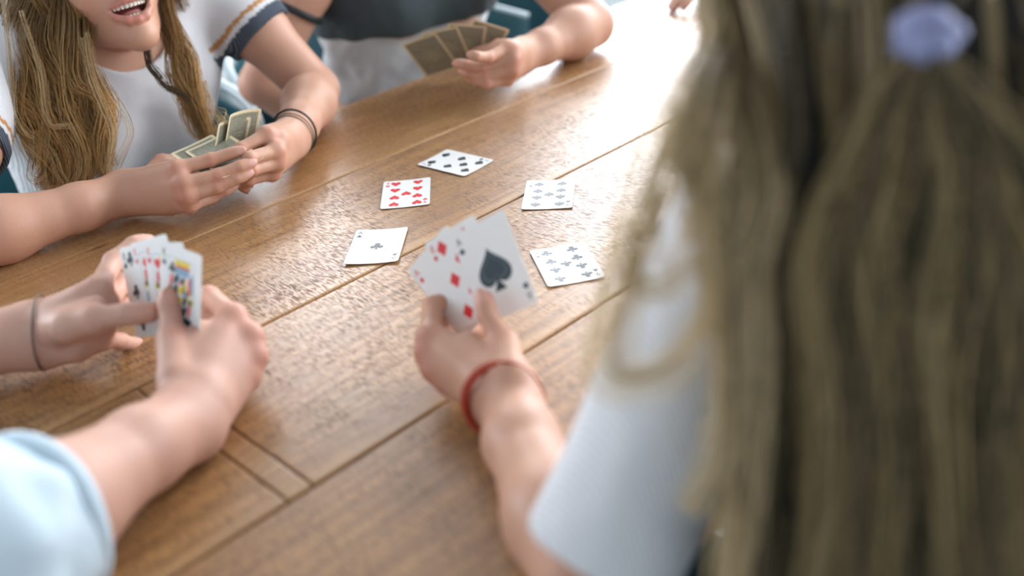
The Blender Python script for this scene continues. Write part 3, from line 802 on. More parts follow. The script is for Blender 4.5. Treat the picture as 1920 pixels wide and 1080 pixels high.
M_MOUTH = plain('mouth_lining', (.20, .045, .04), .35, .5)
M_BROW = plain('brow_hair', (.16, .10, .05), .6, .3)
def sphere_vq(c, r, nu=16, nv=10, axes=None, pw=1.0):
    A3 = np.eye(3) if axes is None else axes; r = np.ones(3) * r
    th = np.linspace(0, 2 * np.pi, nu, endpoint=False); ph = np.linspace(-np.pi / 2 + .01, np.pi / 2 - .01, nv)
    L = np.stack([np.cos(ph)[:, None] * np.cos(th)[None] * r[0], np.cos(ph)[:, None] * np.sin(th)[None] * r[1], np.sin(ph)[:, None] * np.ones(nu)[None] * r[2]], -1).reshape(-1, 3)
    if pw != 1.0: L = np.sign(L) * r * (np.abs(L) / r) ** pw
    V = np.asarray(c) + L @ A3
    Q = [(i * nu + j, i * nu + (j + 1) % nu, (i + 1) * nu + (j + 1) % nu, (i + 1) * nu + j) for i in range(nv - 1) for j in range(nu)]
    return V, np.array(Q)
def face_parts(H, parent, smile=False):
    ax = basis_mat(H.sd, H.f, H.u)
    for sg in (-1, 1):
        V, Q = sphere_vq(H.P(.031 * sg, .0715, .012), .0122 * H.k, axes=ax); e = np_mesh('eye', V, Q, M_EYE, parent)
        V, Q = sphere_vq(H.P(.031 * sg, .0818, .0115), np.array((.0056, .0026, .0056)) * H.k, 14, 8, ax); np_mesh('iris', V, Q, M_IRIS, e)
        tube('eyebrow', [H.P(sg * x, y, z) for x, y, z in ((.014, .0885, .031), (.024, .0880, .036), (.036, .0830, .037), (.046, .0740, .032))], [.0018, .0026, .0024, .0012], M_BROW, parent, 6)
    if smile:
        V, Q = sphere_vq(H.P(0, .060, -.062), np.array((.026, .014, .016)) * H.k, 16, 10, ax); np_mesh('mouth_lining', V, Q, M_MOUTH, parent)
        V, Q = sphere_vq(H.P(0, .074, -.066), np.array((.014, .010, .0045)) * H.k, 16, 10, ax); np_mesh('tongue', V, Q, plain('tongue', (.50, .17, .15), .35, .5), parent)
        for row, z0, hh in ((1, -.0555, .0046), (-1, -.0722, .0038)):
            for i in range(-4, 5):
                a = i * (.215 if row > 0 else .19); R = .0265 if row > 0 else .0255
                x = R * math.sin(a); y = .0600 + R * math.cos(a) * 1.02 - (0 if row > 0 else .002); w = (.0046 if abs(i) < 2 else .0040) * (1 if row > 0 else .80)
                z = z0 + .0032 * (x / .025) ** 2
                sdv = H.sd * math.cos(a) - H.f * math.sin(a); fv = H.f * math.cos(a) + H.sd * math.sin(a)
                V, Q = sphere_vq(H.P(x, y, z), np.array((w * .64, .0022, hh)) * H.k, 12, 10, basis_mat(sdv, fv, H.u), .55)
                np_mesh('tooth', V, Q, M_TOOTH, parent)

def torso_prims(SL, SR, hip, fwd, female=True, infl=0.0, wide=1.0):
    SL, SR, hip = map(lambda v: np.asarray(v, float), (SL, SR, hip)); c = (SL + SR) / 2; sd = unit(SR - SL); dn = unit(hip - c); L = np.linalg.norm(hip - c)
    f = unit(np.asarray(fwd, float) - sd * (np.asarray(fwd) @ sd)); f = unit(f - dn * (f @ dn)); i = infl
    pr = [cap(SL + sd * .015, SR - sd * .015, .046 + i)]
    for fr, hw, r, fo in ((.22, .082, .094, .006), (.45, .066, .088, .006), (.68, .050, .084, .008), (1.0, .078, .102, 0)):
        m = c + dn * L * fr + f * fo; pr.append(cap(m - sd * hw * wide, m + sd * hw * wide, r + i))
    if female:
        for sg in (-1, 1): pr.append(ball(c + dn * L * .34 + sd * sg * .066 + f * .068, .050 + i))
    pr += [cap(c - f * .005 - dn * .035, SL + sd * .05, .034 + i), cap(c - f * .005 - dn * .035, SR - sd * .05, .034 + i)]
    return pr

def cloth_mat(name, ribs=None, rough=0.85, fold=0.5):
    """fabric coloured by its 'tint' attribute; ribs = direction across the ribs"""
    t = NT(name); at = t.n('ShaderNodeVertexColor'); at.layer_name = 'tint'; o = t.obj()
    weave = t.noise(o, 900, 2, .6); soft = t.noise(o, 9, 3, .55, .6)
    c = t.mix(t.math('MULTIPLY', weave, .04), at.outputs[0], (.30, .32, .34, 1))
    h = t.math('ADD', t.math('MULTIPLY', soft, fold * 10), t.math('MULTIPLY', weave, .25))
    if ribs is not None:
        dp = t.n('ShaderNodeVectorMath', _operation='DOT_PRODUCT'); t.set(dp.inputs[0], o); dp.inputs[1].default_value = tuple(map(float, unit(ribs)))
        w = t.math('SINE', t.math('MULTIPLY', dp.outputs['Value'], 2 * math.pi / .0033)); h = t.math('ADD', h, t.math('MULTIPLY', w, .55))
        c = t.mix(t.math('MULTIPLY_ADD', w, -.15, .15), c, (.45, .48, .52, 1))
    t.p(Base_Color=c, Roughness=rough, Specular_IOR_Level=.15, Sheen_Weight=.05, Normal=t.bump(h, .55, .0012)); return t.m

def shirt(name, parent, torso, sleeves, neck, mat, colf, vs=.0042, bottom=None, fold=.006, neck_r=.064, top=None):
    """sleeves: (S, E, fraction, r at shoulder, r at hem, inner r). neck: (a, b) axis of the opening"""
    pr = list(torso); sl = []
    for S, E, fr, r0, r1, ri in sleeves:
        S, E = np.asarray(S, float), np.asarray(E, float); hem = S + (E - S) * fr; sl.append((S, E, hem, ri)); pr.append(cap(S, hem, r0, r1))
    g = Grid(pr, vs, .03); g.add(pr[:len(torso)], .045)
    for (S, E, hem, ri), p in zip(sl, pr[len(torso):]):
        q = g.sl(*pbounds(p, .03)); X, Y, Z = g.xyz(q); F = dist(p, X, Y, Z); ax = unit(E - S)
        if ri > .02: F = -smin(-F, -((X - hem[0]) * ax[0] + (Y - hem[1]) * ax[1] + (Z - hem[2]) * ax[2]), .003)
        g.D[q] = smin(g.D[q], F.astype(np.float32), .022)
    for S, E, hem, ri in sl:
        if ri > .02: ax = unit(E - S); g.cut([cap(hem - ax * .05, hem + ax * .06, ri)], .003)
    if neck is not None: g.cut([cap(neck[0], neck[1], neck_r)], .006)
    if top is not None: g.plane(top, A(0, 0, 1), .004)
    if bottom is not None: g.plane(bottom, A(0, 0, -1), .004)
    V, Q = g.mesh(); V = relax(V, Q, 2, .5)
    o = np_mesh(name, V, Q, mat, parent, True, {'tint': colf(V)})
    if fold:
        tx = bpy.data.textures.new('cloth_folds', 'CLOUDS'); tx.noise_scale = .055; tx.noise_depth = 1
        m = o.modifiers.new('folds', 'DISPLACE'); m.texture = tx; m.strength = fold * 2; m.mid_level = .5; m.texture_coords = 'LOCAL'
    return o
def flatcol(col): return lambda V: np.tile(np.array([*col, 1], np.float32), (len(V), 1))

def legs(name, parent, hip, fwd, mat, col, knee_z=.50, spread=.10, reach=.40, shoe=None):
    hip = np.asarray(hip, float); fwd = unit(A(fwd[0], fwd[1], 0)); sd = A(fwd[1], -fwd[0], 0); pr = []; feet = []
    for sg in (-1, 1):
        h = hip + sd * sg * .085; kn = A(*(hip[:2] + fwd[:2] * reach + sd[:2] * sg * spread), knee_z); an = A(*(kn[:2] - fwd[:2] * .06), .09)
        pr += [cap(h, kn, .082, .060), cap(kn, an, .058, .042)]; feet.append(an)
    pr.append(cap(hip - sd * .075, hip + sd * .075, .105))
    g = Grid(pr, .011); g.add(pr, .03); V, Q = g.mesh()
    o = np_mesh(name, V, Q, mat, parent, True, {'tint': flatcol(col)(V)})
    for an in feet:
        p2 = [cap(A(an[0], an[1], .045) - fwd * .03, A(an[0], an[1], .038) + fwd * .15, .042, .034), cap(A(an[0], an[1], .05), A(an[0], an[1], .10), .042)]
        g = Grid(p2, .008); g.add(p2, .02); g.plane(A(0, 0, .004), A(0, 0, -1), .004); V, Q = g.mesh(); np_mesh('shoe', V, Q, M_SHOE, parent)
    return o
M_SHOE = plain('shoe_leather', (.03, .03, .035), .5, .4)
M_DENIM = cloth_mat('denim', None, .9, .3)

def hair_mat(name='blond_hair'):
    t = NT(name); at = t.n('ShaderNodeVertexColor'); at.layer_name = 'tint'
    t.p(Base_Color=at.outputs[0], Roughness=.42, Specular_IOR_Level=.45, Anisotropic=.5); return t.m
M_HAIR = hair_mat()
def spline(P, m):
    P = np.asarray(P, float); n = len(P); u = np.linspace(0, n - 1, m); i = np.clip(u.astype(int), 0, n - 2); f = (u - i)[:, None]
    g = lambda k: P[np.clip(k, 0, n - 1)]
    a, b, c, d = g(i - 1), g(i), g(i + 1), g(i + 2)
    return .5 * (2 * b + (c - a) * f + (2 * a - 5 * b + 4 * c - d) * f ** 2 + (3 * b - a - 3 * c + d) * f ** 3)
def lock(P, n, rad, hair_r, cols, m=20, wave=.004, freq=2.0, frizz=.0012, flat=.55, root_dark=.35):
    """one wavy lock: n strands around a guide line; -> verts, quads, colours"""
    G = spline(P, m); T = np.gradient(G, axis=0); T /= np.linalg.norm(T, axis=1)[:, None]
    a = unit(np.cross(T[0], -CAM_F)); N = []
    for t in T: a = a - t * (a @ t); a = unit(a); N.append(a)
    N = np.array(N); B = np.cross(T, N); u = np.linspace(0, 1, m)
    r = np.interp(u, np.linspace(0, 1, len(rad)), rad)
    th = RNG.uniform(0, 2 * np.pi, n); rho = np.sqrt(RNG.uniform(0, 1, n)); ph = RNG.uniform(0, 2 * np.pi)
    X = rho * np.cos(th); Y = rho * np.sin(th) * flat
    tw = RNG.uniform(-.5, .5, n)[:, None] * u[None] * 2.2
    ox = (X[:, None] * np.cos(tw) - Y[:, None] * np.sin(tw)) * r[None]; oy = (X[:, None] * np.sin(tw) + Y[:, None] * np.cos(tw)) * r[None]
    w = wave * np.minimum(1, u * 2)[None] * np.sin(2 * np.pi * freq * u[None] + ph + RNG.normal(0, .35, n)[:, None])
    fz = np.cumsum(RNG.normal(0, frizz, (n, m)), 1) * .35; fz2 = np.cumsum(RNG.normal(0, frizz, (n, m)), 1) * .35
    S = G[None] + N[None] * (ox + w + fz)[..., None] + B[None] * (oy + fz2)[..., None]
    hr = hair_r * RNG.uniform(.7, 1.3, n)[:, None] * np.interp(u, [0, .75, 1], [1, .9, .25])[None]
    k = np.arange(3) * 2 * np.pi / 3
    V = S[:, :, None] + hr[..., None, None] * (np.cos(k)[None, None, :, None] * N[None, :, None] + np.sin(k)[None, None, :, None] * B[None, :, None])
    i = np.arange(n)[:, None, None]; j = np.arange(m - 1)[None, :, None]; q = np.arange(3)[None, None]
    id_ = lambda i, j, q: (i * m + j) * 3 + q % 3
    Q = np.stack([id_(i, j, q), id_(i, j, q + 1), id_(i, j + 1, q + 1), id_(i, j + 1, q)], -1).reshape(-1, 4)
    cols = np.asarray(cols); mixw = RNG.beta(.8, .8, n)[:, None]; cc = cols[0] * (1 - mixw) + cols[1] * mixw
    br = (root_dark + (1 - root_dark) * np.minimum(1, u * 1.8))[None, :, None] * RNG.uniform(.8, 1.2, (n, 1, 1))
    Cc = np.ones((n, m, 3, 4), np.float32); Cc[..., :3] = (cc[:, None] * br)[:, :, None]
    return V.reshape(-1, 3), Q, Cc.reshape(-1, 4)
def hair_object(name, parent, locks): return join_meshes(name, locks, M_HAIR, parent)
def scalp(H, col, vs=.004, infl=.012, length=0.0, extra=()):
    """close-fitting hair over the skull, open at the face"""
    pr = [H.E((0, -.020, .050), (.079 + infl * .4, .096 + infl * .4, .080 + infl * .5)), H.E((0, -.045, -.01), (.074 + infl * .4, .062 + infl * .4, .085))]
    pr += [cap(H.P(0, -.07, -.02), H.P(0, -.075, -.05 - length), .062, .05)] if length else []
    g = Grid(pr + list(extra), vs, .02); g.add(pr, .02); g.add(list(extra), .03)
    g.cut([H.E((0, .118, -.008), (.070, .085, .100)), H.E((0, .06, -.13), (.11, .11, .10))], .01)
    V, Q = g.mesh(); V = relax(V, Q, 1)
    n = np.sin(V[:, 0] * 700 + V[:, 1] * 500)[:, None] * .12 + 1
    Cc = np.ones((len(V), 4), np.float32); Cc[:, :3] = np.asarray(col) * n
    return V, Q, Cc
def crown(H, ends, cols, n=18, r=.009, hair_r=.0009, lift=0.0, **k):
    """strands from the parting over the skull to points given in head coordinates"""
    out = []
    for x, y, z in ends:
        p0 = A(x * .10, -.010 + y * .25, .138 + lift)
        mid = [p0 + (A(x, y, z) - p0) * t for t in (.33, .66)]; P = [p0]
        for m in mid:
            d = m - A(0, -.018, .045); s_ = 1.0 / math.sqrt((d[0] / (.087 + lift)) ** 2 + (d[1] / (.106 + lift)) ** 2 + (d[2] / (.093 + lift)) ** 2); P.append(A(0, -.018, .045) + d * s_)
        P.append(A(x, y, z)); out.append(lock([H.P(*p) for p in P], n, (r * .8, r * 1.2, r * 1.3, r), hair_r, cols, m=12, wave=.0015, freq=1, root_dark=.85, **k))
    return out
def short_ends(zb=-.02):
    e = []
    for i in range(44):
        a = 2 * math.pi * i / 44; fr = math.cos(a)                    # front = +1
        z = .082 if fr > .75 else (.03 if fr > .35 else (zb if fr > -.3 else zb - .05))
        e.append((.088 * math.sin(a), -.018 + (.100 if fr > 0 else .112) * fr, z))
    return e
def bracelet(name, parent, ctr, axis, ra, rb, lat, r, mat, tilt=0.0, n=40, label=None, wob=.0):
    axis = unit(axis); lat = unit(lat - axis * (lat @ axis)); nb = np.cross(axis, lat); th = np.linspace(0, 2 * np.pi, n, endpoint=False)
    P = [np.asarray(ctr) + lat * ra * math.cos(t) + nb * rb * math.sin(t) + axis * (tilt * math.cos(t + .6) + wob * math.sin(3 * t)) for t in th]
    o = tube(name, P, r, mat, parent, 8, True)
    if label: o['label'] = label
    return o
# ------------------------------------------------------------------ people
def person(base, label, group=None): return empty('person', base, label, 'person', group)
def settle(root):
    for c in root.children: c.location = [-v for v in root.location]
WHITE = (.80, .80, .82)
def px_lock(pts, t0, t1, *a, dx=0, dy=0, dt=0, **k):
    n = len(pts); return lock([pix(x + dx, y + dy, t0 + (t1 - t0) * i / (n - 1) + dt) for i, (x, y) in enumerate(pts)], *a, **k)

# --- woman in the ribbed white top -------------------------------------------------
w1 = person((.62, 1.62, 0), 'laughing woman with long wavy blond hair in a ribbed white top with striped sleeves')
SL, SR = w1L['S'], w1R['S']; hip = A(.60, 1.63, .56); mid = (SL + SR) / 2
fw = unit(A(SL[1] - SR[1], SR[0] - SL[0], 0)); fw = fw if fw[1] < 0 else -fw
hu = unit(-.37 * CAM_R + .90 * CAM_U - .19 * CAM_F); hf = unit(.50 * CAM_R + .02 * CAM_U - .86 * CAM_F)
H1 = Head(A(0, 0, 0), hf, hu); H1.c = pix(249, 14, 1.36) - (H1.P(0, .092, -.062) - H1.c)
nb = mid + fw * .01 + A(0, 0, .02)
trunk = torso_prims(SL, SR, hip, fw, True)
g = Grid(trunk, .006); g.add(trunk, .045); tv, tq = g.mesh()
join_meshes('body', [arm_mesh(w1L), arm_mesh(w1R), head_mesh(H1, nb, True, .0025), (tv, tq, tint(tv, SKIN, []))], M_SKIN, w1)
face_parts(H1, w1, True)
def w1col(V):
    C4 = flatcol(WHITE)(V)
    for S, E in ((SL, w1L['E']), (SR, w1R['E'])):
        ax = unit(E - S); L = np.linalg.norm(E - S) * W1F; d = (V - S) @ ax; rr = np.linalg.norm(V - S - d[:, None] * ax, axis=1)
        q = L - d; near = rr < .085
        C4[near & (q < .021) & (q > -.03), :3] = (.002, .014, .036); C4[near & (q > .029) & (q < .036), :3] = (.55, .22, .02)
    return C4
W1F = .50
shirt('ribbed_top', w1, torso_prims(SL, SR, hip, fw, True, .008), [(SL, w1L['E'], W1F, .060, .058, .0475), (SR, w1R['E'], W1F, .060, .058, .0475)],
      (nb + fw * .035 - A(0, 0, .012), H1.P(0, -.02, -.06)), cloth_mat('ribbed_white_cotton', SL - SR), w1col, .0040, A(0, 0, .56), .004, .066)
legs('trousers', w1, hip, fw, M_DENIM, (.06, .09, .13), reach=.36)
BL, BM, BD = (.72, .46, .185), (.47, .245, .070), (.12, .070, .028)
locks = []
mass = [[(90, -70), (60, 20), (45, 90), (70, 160), (105, 230), (120, 300), (112, 366)], [(110, -70), (90, 20), (85, 90), (110, 150), (130, 220), (142, 290), (128, 372)],
        [(130, -60), (125, 30), (115, 100), (135, 160), (150, 230), (155, 300), (160, 352)], [(50, -60), (18, 40), (15, 110), (40, 180), (75, 240), (95, 300), (92, 362)],
        [(148, -30), (146, 40), (146, 105), (163, 160), (184, 212), (190, 270), (184, 335)], [(75, -60), (35, 30), (25, 100), (35, 180), (60, 255), (95, 325), (102, 372)],
        [(120, -60), (104, 20), (98, 90), (124, 150), (150, 205), (166, 275), (150, 345)], [(100, -60), (72, 30), (62, 100), (88, 170), (118, 250), (100, 310), (85, 358)],
        [(140, -50), (134, 30), (130, 100), (150, 150), (175, 190), (183, 250), (200, 322)]]
for i, P in enumerate(mass):
    for j in range(4):
        dk = (i + j) % 3
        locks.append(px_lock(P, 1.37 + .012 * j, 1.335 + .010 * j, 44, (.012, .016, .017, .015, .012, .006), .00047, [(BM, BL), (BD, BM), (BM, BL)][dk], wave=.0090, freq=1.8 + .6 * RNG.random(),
                             dx=RNG.normal(0, 9), dy=RNG.normal(0, 6), root_dark=.30))  # naturally darker roots, deepened with painted shade close to the head
for P, n in (([(160, 60), (180, 120), (205, 172), (236, 230), (241, 262), (216, 318), (203, 342)], 9), ([(158, 70), (170, 140), (198, 205), (210, 262), (205, 332)], 22),
             ([(5, -20), (22, 110), (24, 200), (50, 245), (62, 262)], 14), ([(40, 20), (72, 120), (92, 225), (130, 240), (150, 262)], 12), ([(85, 150), (88, 260), (100, 300), (116, 330), (118, 350)], 10),
             ([(60, 290), (57, 318), (62, 336), (74, 340), (88, 328)], 12), ([(110, 200), (140, 260), (150, 310), (135, 345), (95, 362), (70, 376)], 26)):
    locks.append(px_lock(P, 1.345, 1.325, n, (.005, .007, .006, .005), .00032, (BM, (.74, .56, .31)), wave=.002, root_dark=.7))
right = [[(300, -60), (306, 15), (322, 70), (330, 125), (345, 172), (366, 212), (384, 252)], [(304, -50), (312, 30), (338, 85), (362, 122), (368, 180), (374, 228), (388, 262)],
         [(302, -50), (308, 30), (326, 90), (346, 140), (356, 190), (372, 240), (392, 262)]]
for i, P in enumerate(right):
    for j in range(3):
        locks.append(px_lock(P, 1.42 + .01 * j, 1.405 + .008 * j, 46, (.006, .009, .012, .012, .010, .007), .00042, [(BM, BL), (BM, BL), (BD, BM)][(i + j) % 3], wave=.005, freq=1.4, dx=RNG.normal(0, 5), dy=RNG.normal(0, 4), root_dark=.45))
locks.append(px_lock([(274, 80), (280, 122), (302, 152), (330, 172), (352, 192)], 1.40, 1.40, 40, (.005, .006, .005, .003), .00042, (BD, BD), wave=.002))
for P in ([(372, 140), (384, 190), (402, 222), (424, 238)], [(384, 150), (392, 205), (412, 228), (402, 252)], [(378, 160), (400, 195), (420, 215), (418, 236)]):
    locks.append(px_lock(P, 1.42, 1.40, 9, (.003, .006, .008, .006), .0003, (BL, (.74, .58, .34)), wave=.003, root_dark=.8))
locks.append(scalp(H1, (.16, .10, .045)))
locks += crown(H1, [(.086 * math.sin(a), -.018 + .106 * math.cos(a), -.05 if abs(math.cos(a)) < .72 else (.07 if math.cos(a) > 0 else -.09)) for a in np.linspace(.42, 2 * math.pi - .42, 46)], (BD, BM), 34, .010, .0006)
for sg in (-1, 1):                                   # sides hanging from the temples
    for i in range(7):
        y0 = .045 - .11 * i / 6
        P = [H1.P(sg * .060, y0, .112), H1.P(sg * .090, y0 - .004, .055), H1.P(sg * .094, y0 - .012, -.005), H1.P(sg * .090, y0 - .02, -.07)]
        locks.append(lock(P, 50, (.010, .013, .014, .012), .00045, (BD, BM), wave=.003, root_dark=.8))
hair_object('hair', w1, locks)
ax = unit(w1L['W'] - w1L['E']); M_CORD = plain('black_cord', (.012, .020, .022), .5, .4); M_CORD2 = plain('olive_cord', (.07, .065, .045), .6, .3)
bw = w1L['W'] - ax * .018
bracelet('wrist_cord', w1, bw - ax * .012, ax, .0350, .0310, w1L['lat'], .0016, M_CORD, .004, label='thick black cord bracelet')
for k in range(2): bracelet('thin_cord', w1, bw + ax * (.001 + .007 * k), ax, .0335 - .0008 * k, .0298 - .0008 * k, w1L['lat'], .0007, M_CORD2, .003)
settle(w1)

# --- person in the charcoal top ----------------------------------------------------
p2 = person((1.19, 1.66, 0), 'player in a charcoal top with a black arm band, holding an open fan of cards')
SL, SR = p2L['S'], p2R['S']; hip = A(1.20, 1.62, .55); mid = (SL + SR) / 2; fw = unit(A(-.25, -1, 0))
H2 = Head(mid + A(-.02, -.03, .24), unit(A(-.35, -.9, -.25)), A(0, -.1, 1)); nb = mid + A(0, 0, .02)
trunk = torso_prims(SL, SR, hip, fw, True); g = Grid(trunk, .007); g.add(trunk, .045); tv, tq = g.mesh()
join_meshes('body', [arm_mesh(p2L, .0026), arm_mesh(p2R, .0036), head_mesh(H2, nb, False, .0032), (tv, tq, tint(tv, SKIN, []))], M_SKIN, p2)
face_parts(H2, p2)
mc = cloth_mat('jersey', None, .9, 1.0)
PC = mid + A(0, 0, -.14)
shirt('charcoal_top', p2, torso_prims(SL, SR, hip, fw, True, .019, 1.15), [(SL, p2L['E'], .22, .064, .062, .053), (SR, p2R['E'], .22, .062, .060, .051)], (nb + fw * .03, H2.P(0, -.02, -.06)), mc,
      flatcol((.050, .068, .075)), .0045, A(0, 0, TZ + .055), .006)
shirt('pale_skirt_waist', p2, torso_prims(SL, SR, hip, fw, False, .012, 1.15), [], None, mc, flatcol((.56, .58, .60)), .005, A(0, 0, .50), .010, top=A(0, 0, TZ + .12))
legs('trousers', p2, hip, fw, M_DENIM, (.50, .52, .55), reach=.36)
join_meshes('hair', [scalp(H2, (.09, .055, .03), length=.12)] + crown(H2, short_ends(-.08), ((.06, .036, .02), (.16, .10, .05))), M_HAIR, p2)
ua = unit(p2R['E'] - p2R['S']); bracelet('arm_band', p2, p2R['S'] + (p2R['E'] - p2R['S']) * .58, ua, .0475, .0475, A(0, 0, 1), .0062, M_CORD, .004, label='black elastic arm band')
settle(p2)

# --- person in the pale blue shirt -------------------------------------------------
p3 = person((-.28, 1.0, 0), 'player in a pale blue shirt with rolled sleeve, both hands around a fan of kings')
SL, SR = p3L['S'], p3R['S']; hip = A(-.32, 1.0, .56); mid = (SL + SR) / 2; fw = A(1., 0, 0)
H3 = Head(mid + A(.03, 0, .25), unit(A(.9, .05, -.35)), A(.1, 0, 1), 1.06); nb = mid + A(0, 0, .02)
SK3 = (.62, .37, .28)
trunk = torso_prims(SL, SR, hip, fw, False); g = Grid(trunk, .007); g.add(trunk, .045); tv, tq = g.mesh()
for h in (p3L, p3R): h['up'] = []                    # the upper arms are inside the shirt sleeves
join_meshes('body', [arm_mesh(p3L, base=SK3), arm_mesh(p3R, base=SK3), head_mesh(H3, nb, False, .0035, SK3, .057), (tv, tq, tint(tv, SK3, []))], M_SKIN, p3)
face_parts(H3, p3)
shirt('blue_shirt', p3, torso_prims(SL, SR, hip, fw, False, .014, 1.2), [(SR, p3R['E'], 1.0, .078, .070, .01), (p3R['E'], p3R['W'], .25, .070, .062, .050), (SL, p3L['E'], .97, .074, .066, .052)], (nb + fw * .03, H3.P(0, -.02, -.06)),
      cloth_mat('pale_blue_cotton', None, .9, 1.2), flatcol((.60, .72, .80)), .0055, A(0, 0, .52), .010)
hx = unit(p3R['W'] - p3R['E']); bracelet('rolled_cuff', p3, p3R['E'] + (p3R['W'] - p3R['E']) * .245, hx, .0592, .0592, A(0, 0, 1), .0085, plain('pale_blue_cuff', (.60, .72, .80), .9, .15), .003, wob=.002)
legs('trousers', p3, hip, fw, M_DENIM, (.05, .06, .09), reach=.42)
join_meshes('hair', [scalp(H3, (.06, .04, .025))] + crown(H3, short_ends(), ((.03, .02, .012), (.10, .065, .035))), M_HAIR, p3)
ax = unit(p3L['W'] - p3L['E']); bracelet('hair_tie', p3, p3L['W'] - ax * .004, ax, .0375, .0335, p3L['lat'], .0012, plain('brown_elastic', (.20, .14, .11), .6, .3), .006, label='thin brown elastic on the wrist')
settle(p3)

# --- long-haired woman in the foreground -------------------------------------------
p4 = person((.68, .16, 0), 'woman seen from behind with long loose blond hair and a lilac scrunchie')
SL, SR = p4L['S'], p4R['S']; mid = (SL + SR) / 2; d4 = unit(A(.62, .78, 0)); b4 = unit(A(.25, .97, 0)); hip = mid + A(-.03, -.10, 0); hip[2] = .56
TIE = pix(1740, 60, .55); H4 = Head(TIE + d4 * .10 - A(0, 0, .02), unit(d4 + A(0, 0, -.35)), unit(d4 * .35 + A(0, 0, 1))); nb = mid + A(0, 0, .015)
trunk = torso_prims(SL, SR, hip, b4, True); g = Grid(trunk, .007); g.add(trunk, .045); tv, tq = g.mesh()
join_meshes('body', [arm_mesh(p4L), arm_mesh(p4R, .0038), head_mesh(H4, nb, False, .0032), (tv, tq, tint(tv, SKIN, []))], M_SKIN, p4)
face_parts(H4, p4)
shirt('ribbed_sweater', p4, torso_prims(SL, SR, hip, b4, True, .008), [(SL, p4L['E'], .93, .053, .052, .042), (SR, p4R['E'], .93, .053, .050, .042)], (nb + d4 * .03, H4.P(0, -.02, -.06)),
      cloth_mat('white_rib_knit', SR - SL, .9, .4), flatcol(WHITE), .0046, A(0, 0, .54), .003)
legs('trousers', p4, hip, b4, M_DENIM, (.02, .06, .08), reach=.30)
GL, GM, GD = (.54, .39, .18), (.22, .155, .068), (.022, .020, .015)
locks = []; basep = []
for i in range(60):                                   # the fall of hair down the back
    f0 = RNG.random() if i > 24 else i / 24; x = 1500 + 470 * f0; x1 = 1372 + 650 * f0 + RNG.normal(0, 26); lay = .034 * RNG.random() ** .7
    ph, am = RNG.uniform(0, 6), RNG.uniform(8, 30)
    pts = [(x + (x1 - x) * f + am * math.sin(5.5 * f + ph), -120 + 1330 * f) for f in np.linspace(0, 1, 9)]
    if x < 1560: pts[0] = (x + 60, -120)
    w = RNG.uniform(.006, .017)
    u_ = 2 * f0 - 1; G3 = [H4.P(.078 * u_, -.098 + .05 * u_ * u_, .040)] + [pix(px, py, .512 + lay + .028 * q / 8) for q, (px, py) in enumerate(pts)][2:]
    locks.append(lock(G3, int(15 + w * 1750), (w * .7, w, w * 1.1, w, w, w * .9, w * .8), .00065, [(GM, GL), (GD, GM), (GD, GD), (GD, GM), (GM, GL), (GD, GD), (GD, GD)][i % 7], m=20, wave=RNG.uniform(.002, .007), freq=1.5 + 1.6 * RNG.random(), frizz=.0018, root_dark=.7))  # dark lock colours paint the shading into the fall of hair
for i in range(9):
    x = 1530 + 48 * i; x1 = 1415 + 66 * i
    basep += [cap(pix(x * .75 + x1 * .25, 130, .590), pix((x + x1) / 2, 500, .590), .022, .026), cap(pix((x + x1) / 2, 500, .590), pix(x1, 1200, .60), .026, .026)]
g = Grid(basep, .009); g.add(basep, .03); bv, bq = g.mesh(); locks.append((bv, bq, flatcol((.050, .042, .028))(bv)))  # base mass coloured dark as painted shade in the gaps between locks
for i in range(12):                                   # half-up part running into the scrunchie and fanning out below it
    x = 1640 + 20 * i
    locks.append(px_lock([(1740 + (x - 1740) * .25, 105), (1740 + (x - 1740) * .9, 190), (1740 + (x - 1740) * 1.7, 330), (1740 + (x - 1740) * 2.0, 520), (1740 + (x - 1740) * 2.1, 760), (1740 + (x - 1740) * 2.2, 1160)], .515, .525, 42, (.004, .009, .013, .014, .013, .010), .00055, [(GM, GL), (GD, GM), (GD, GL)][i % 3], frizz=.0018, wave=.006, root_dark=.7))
loose = [([(1450, -90), (1345, 60), (1292, 200), (1232, 300), (1180, 450), (1146, 600), (1140, 690), (1192, 706), (1262, 680), (1330, 600), (1372, 480)], 34, GL), ([(1440, -40), (1325, 160), (1282, 280), (1250, 420), (1214, 500), (1240, 522), (1292, 492), (1345, 440)], 26, GL),
         ([(1450, -60), (1380, 150), (1330, 260), (1300, 330), (1320, 420), (1352, 520), (1340, 640)], 60, GL), ([(1440, -80), (1362, 60), (1322, 170), (1300, 260), (1322, 350), (1390, 430), (1420, 560)], 70, GM),
         ([(1520, -60), (1470, 150), (1400, 320), (1372, 500), (1366, 700), (1352, 860), (1300, 965)], 90, GM), ([(1540, -60), (1500, 150), (1440, 330), (1410, 520), (1400, 740), (1390, 960), (1385, 1150)], 110, GM),
         ([(1430, -60), (1330, 90), (1280, 230), (1228, 380), (1160, 540), (1128, 680)], 14, GL)]
for P, n, c in loose: locks.append(lock([H4.P(-.030, .010, .128), H4.P(-.086, -.010, .060), H4.P(-.092, -.03, .0)] + [pix(x, y, .535 - .005 * q / len(P)) for q, (x, y) in enumerate(P)][2 if P[2][1] > 140 else 3:], n, (.008, .012, .013, .012, .010, .007), .0005, (c, (.86, .66, .38)), m=40, wave=.003, frizz=.0016, root_dark=.75))  # bright second colour paints backlight onto the loose left locks
locks.append(scalp(H4, (.15, .11, .055)))
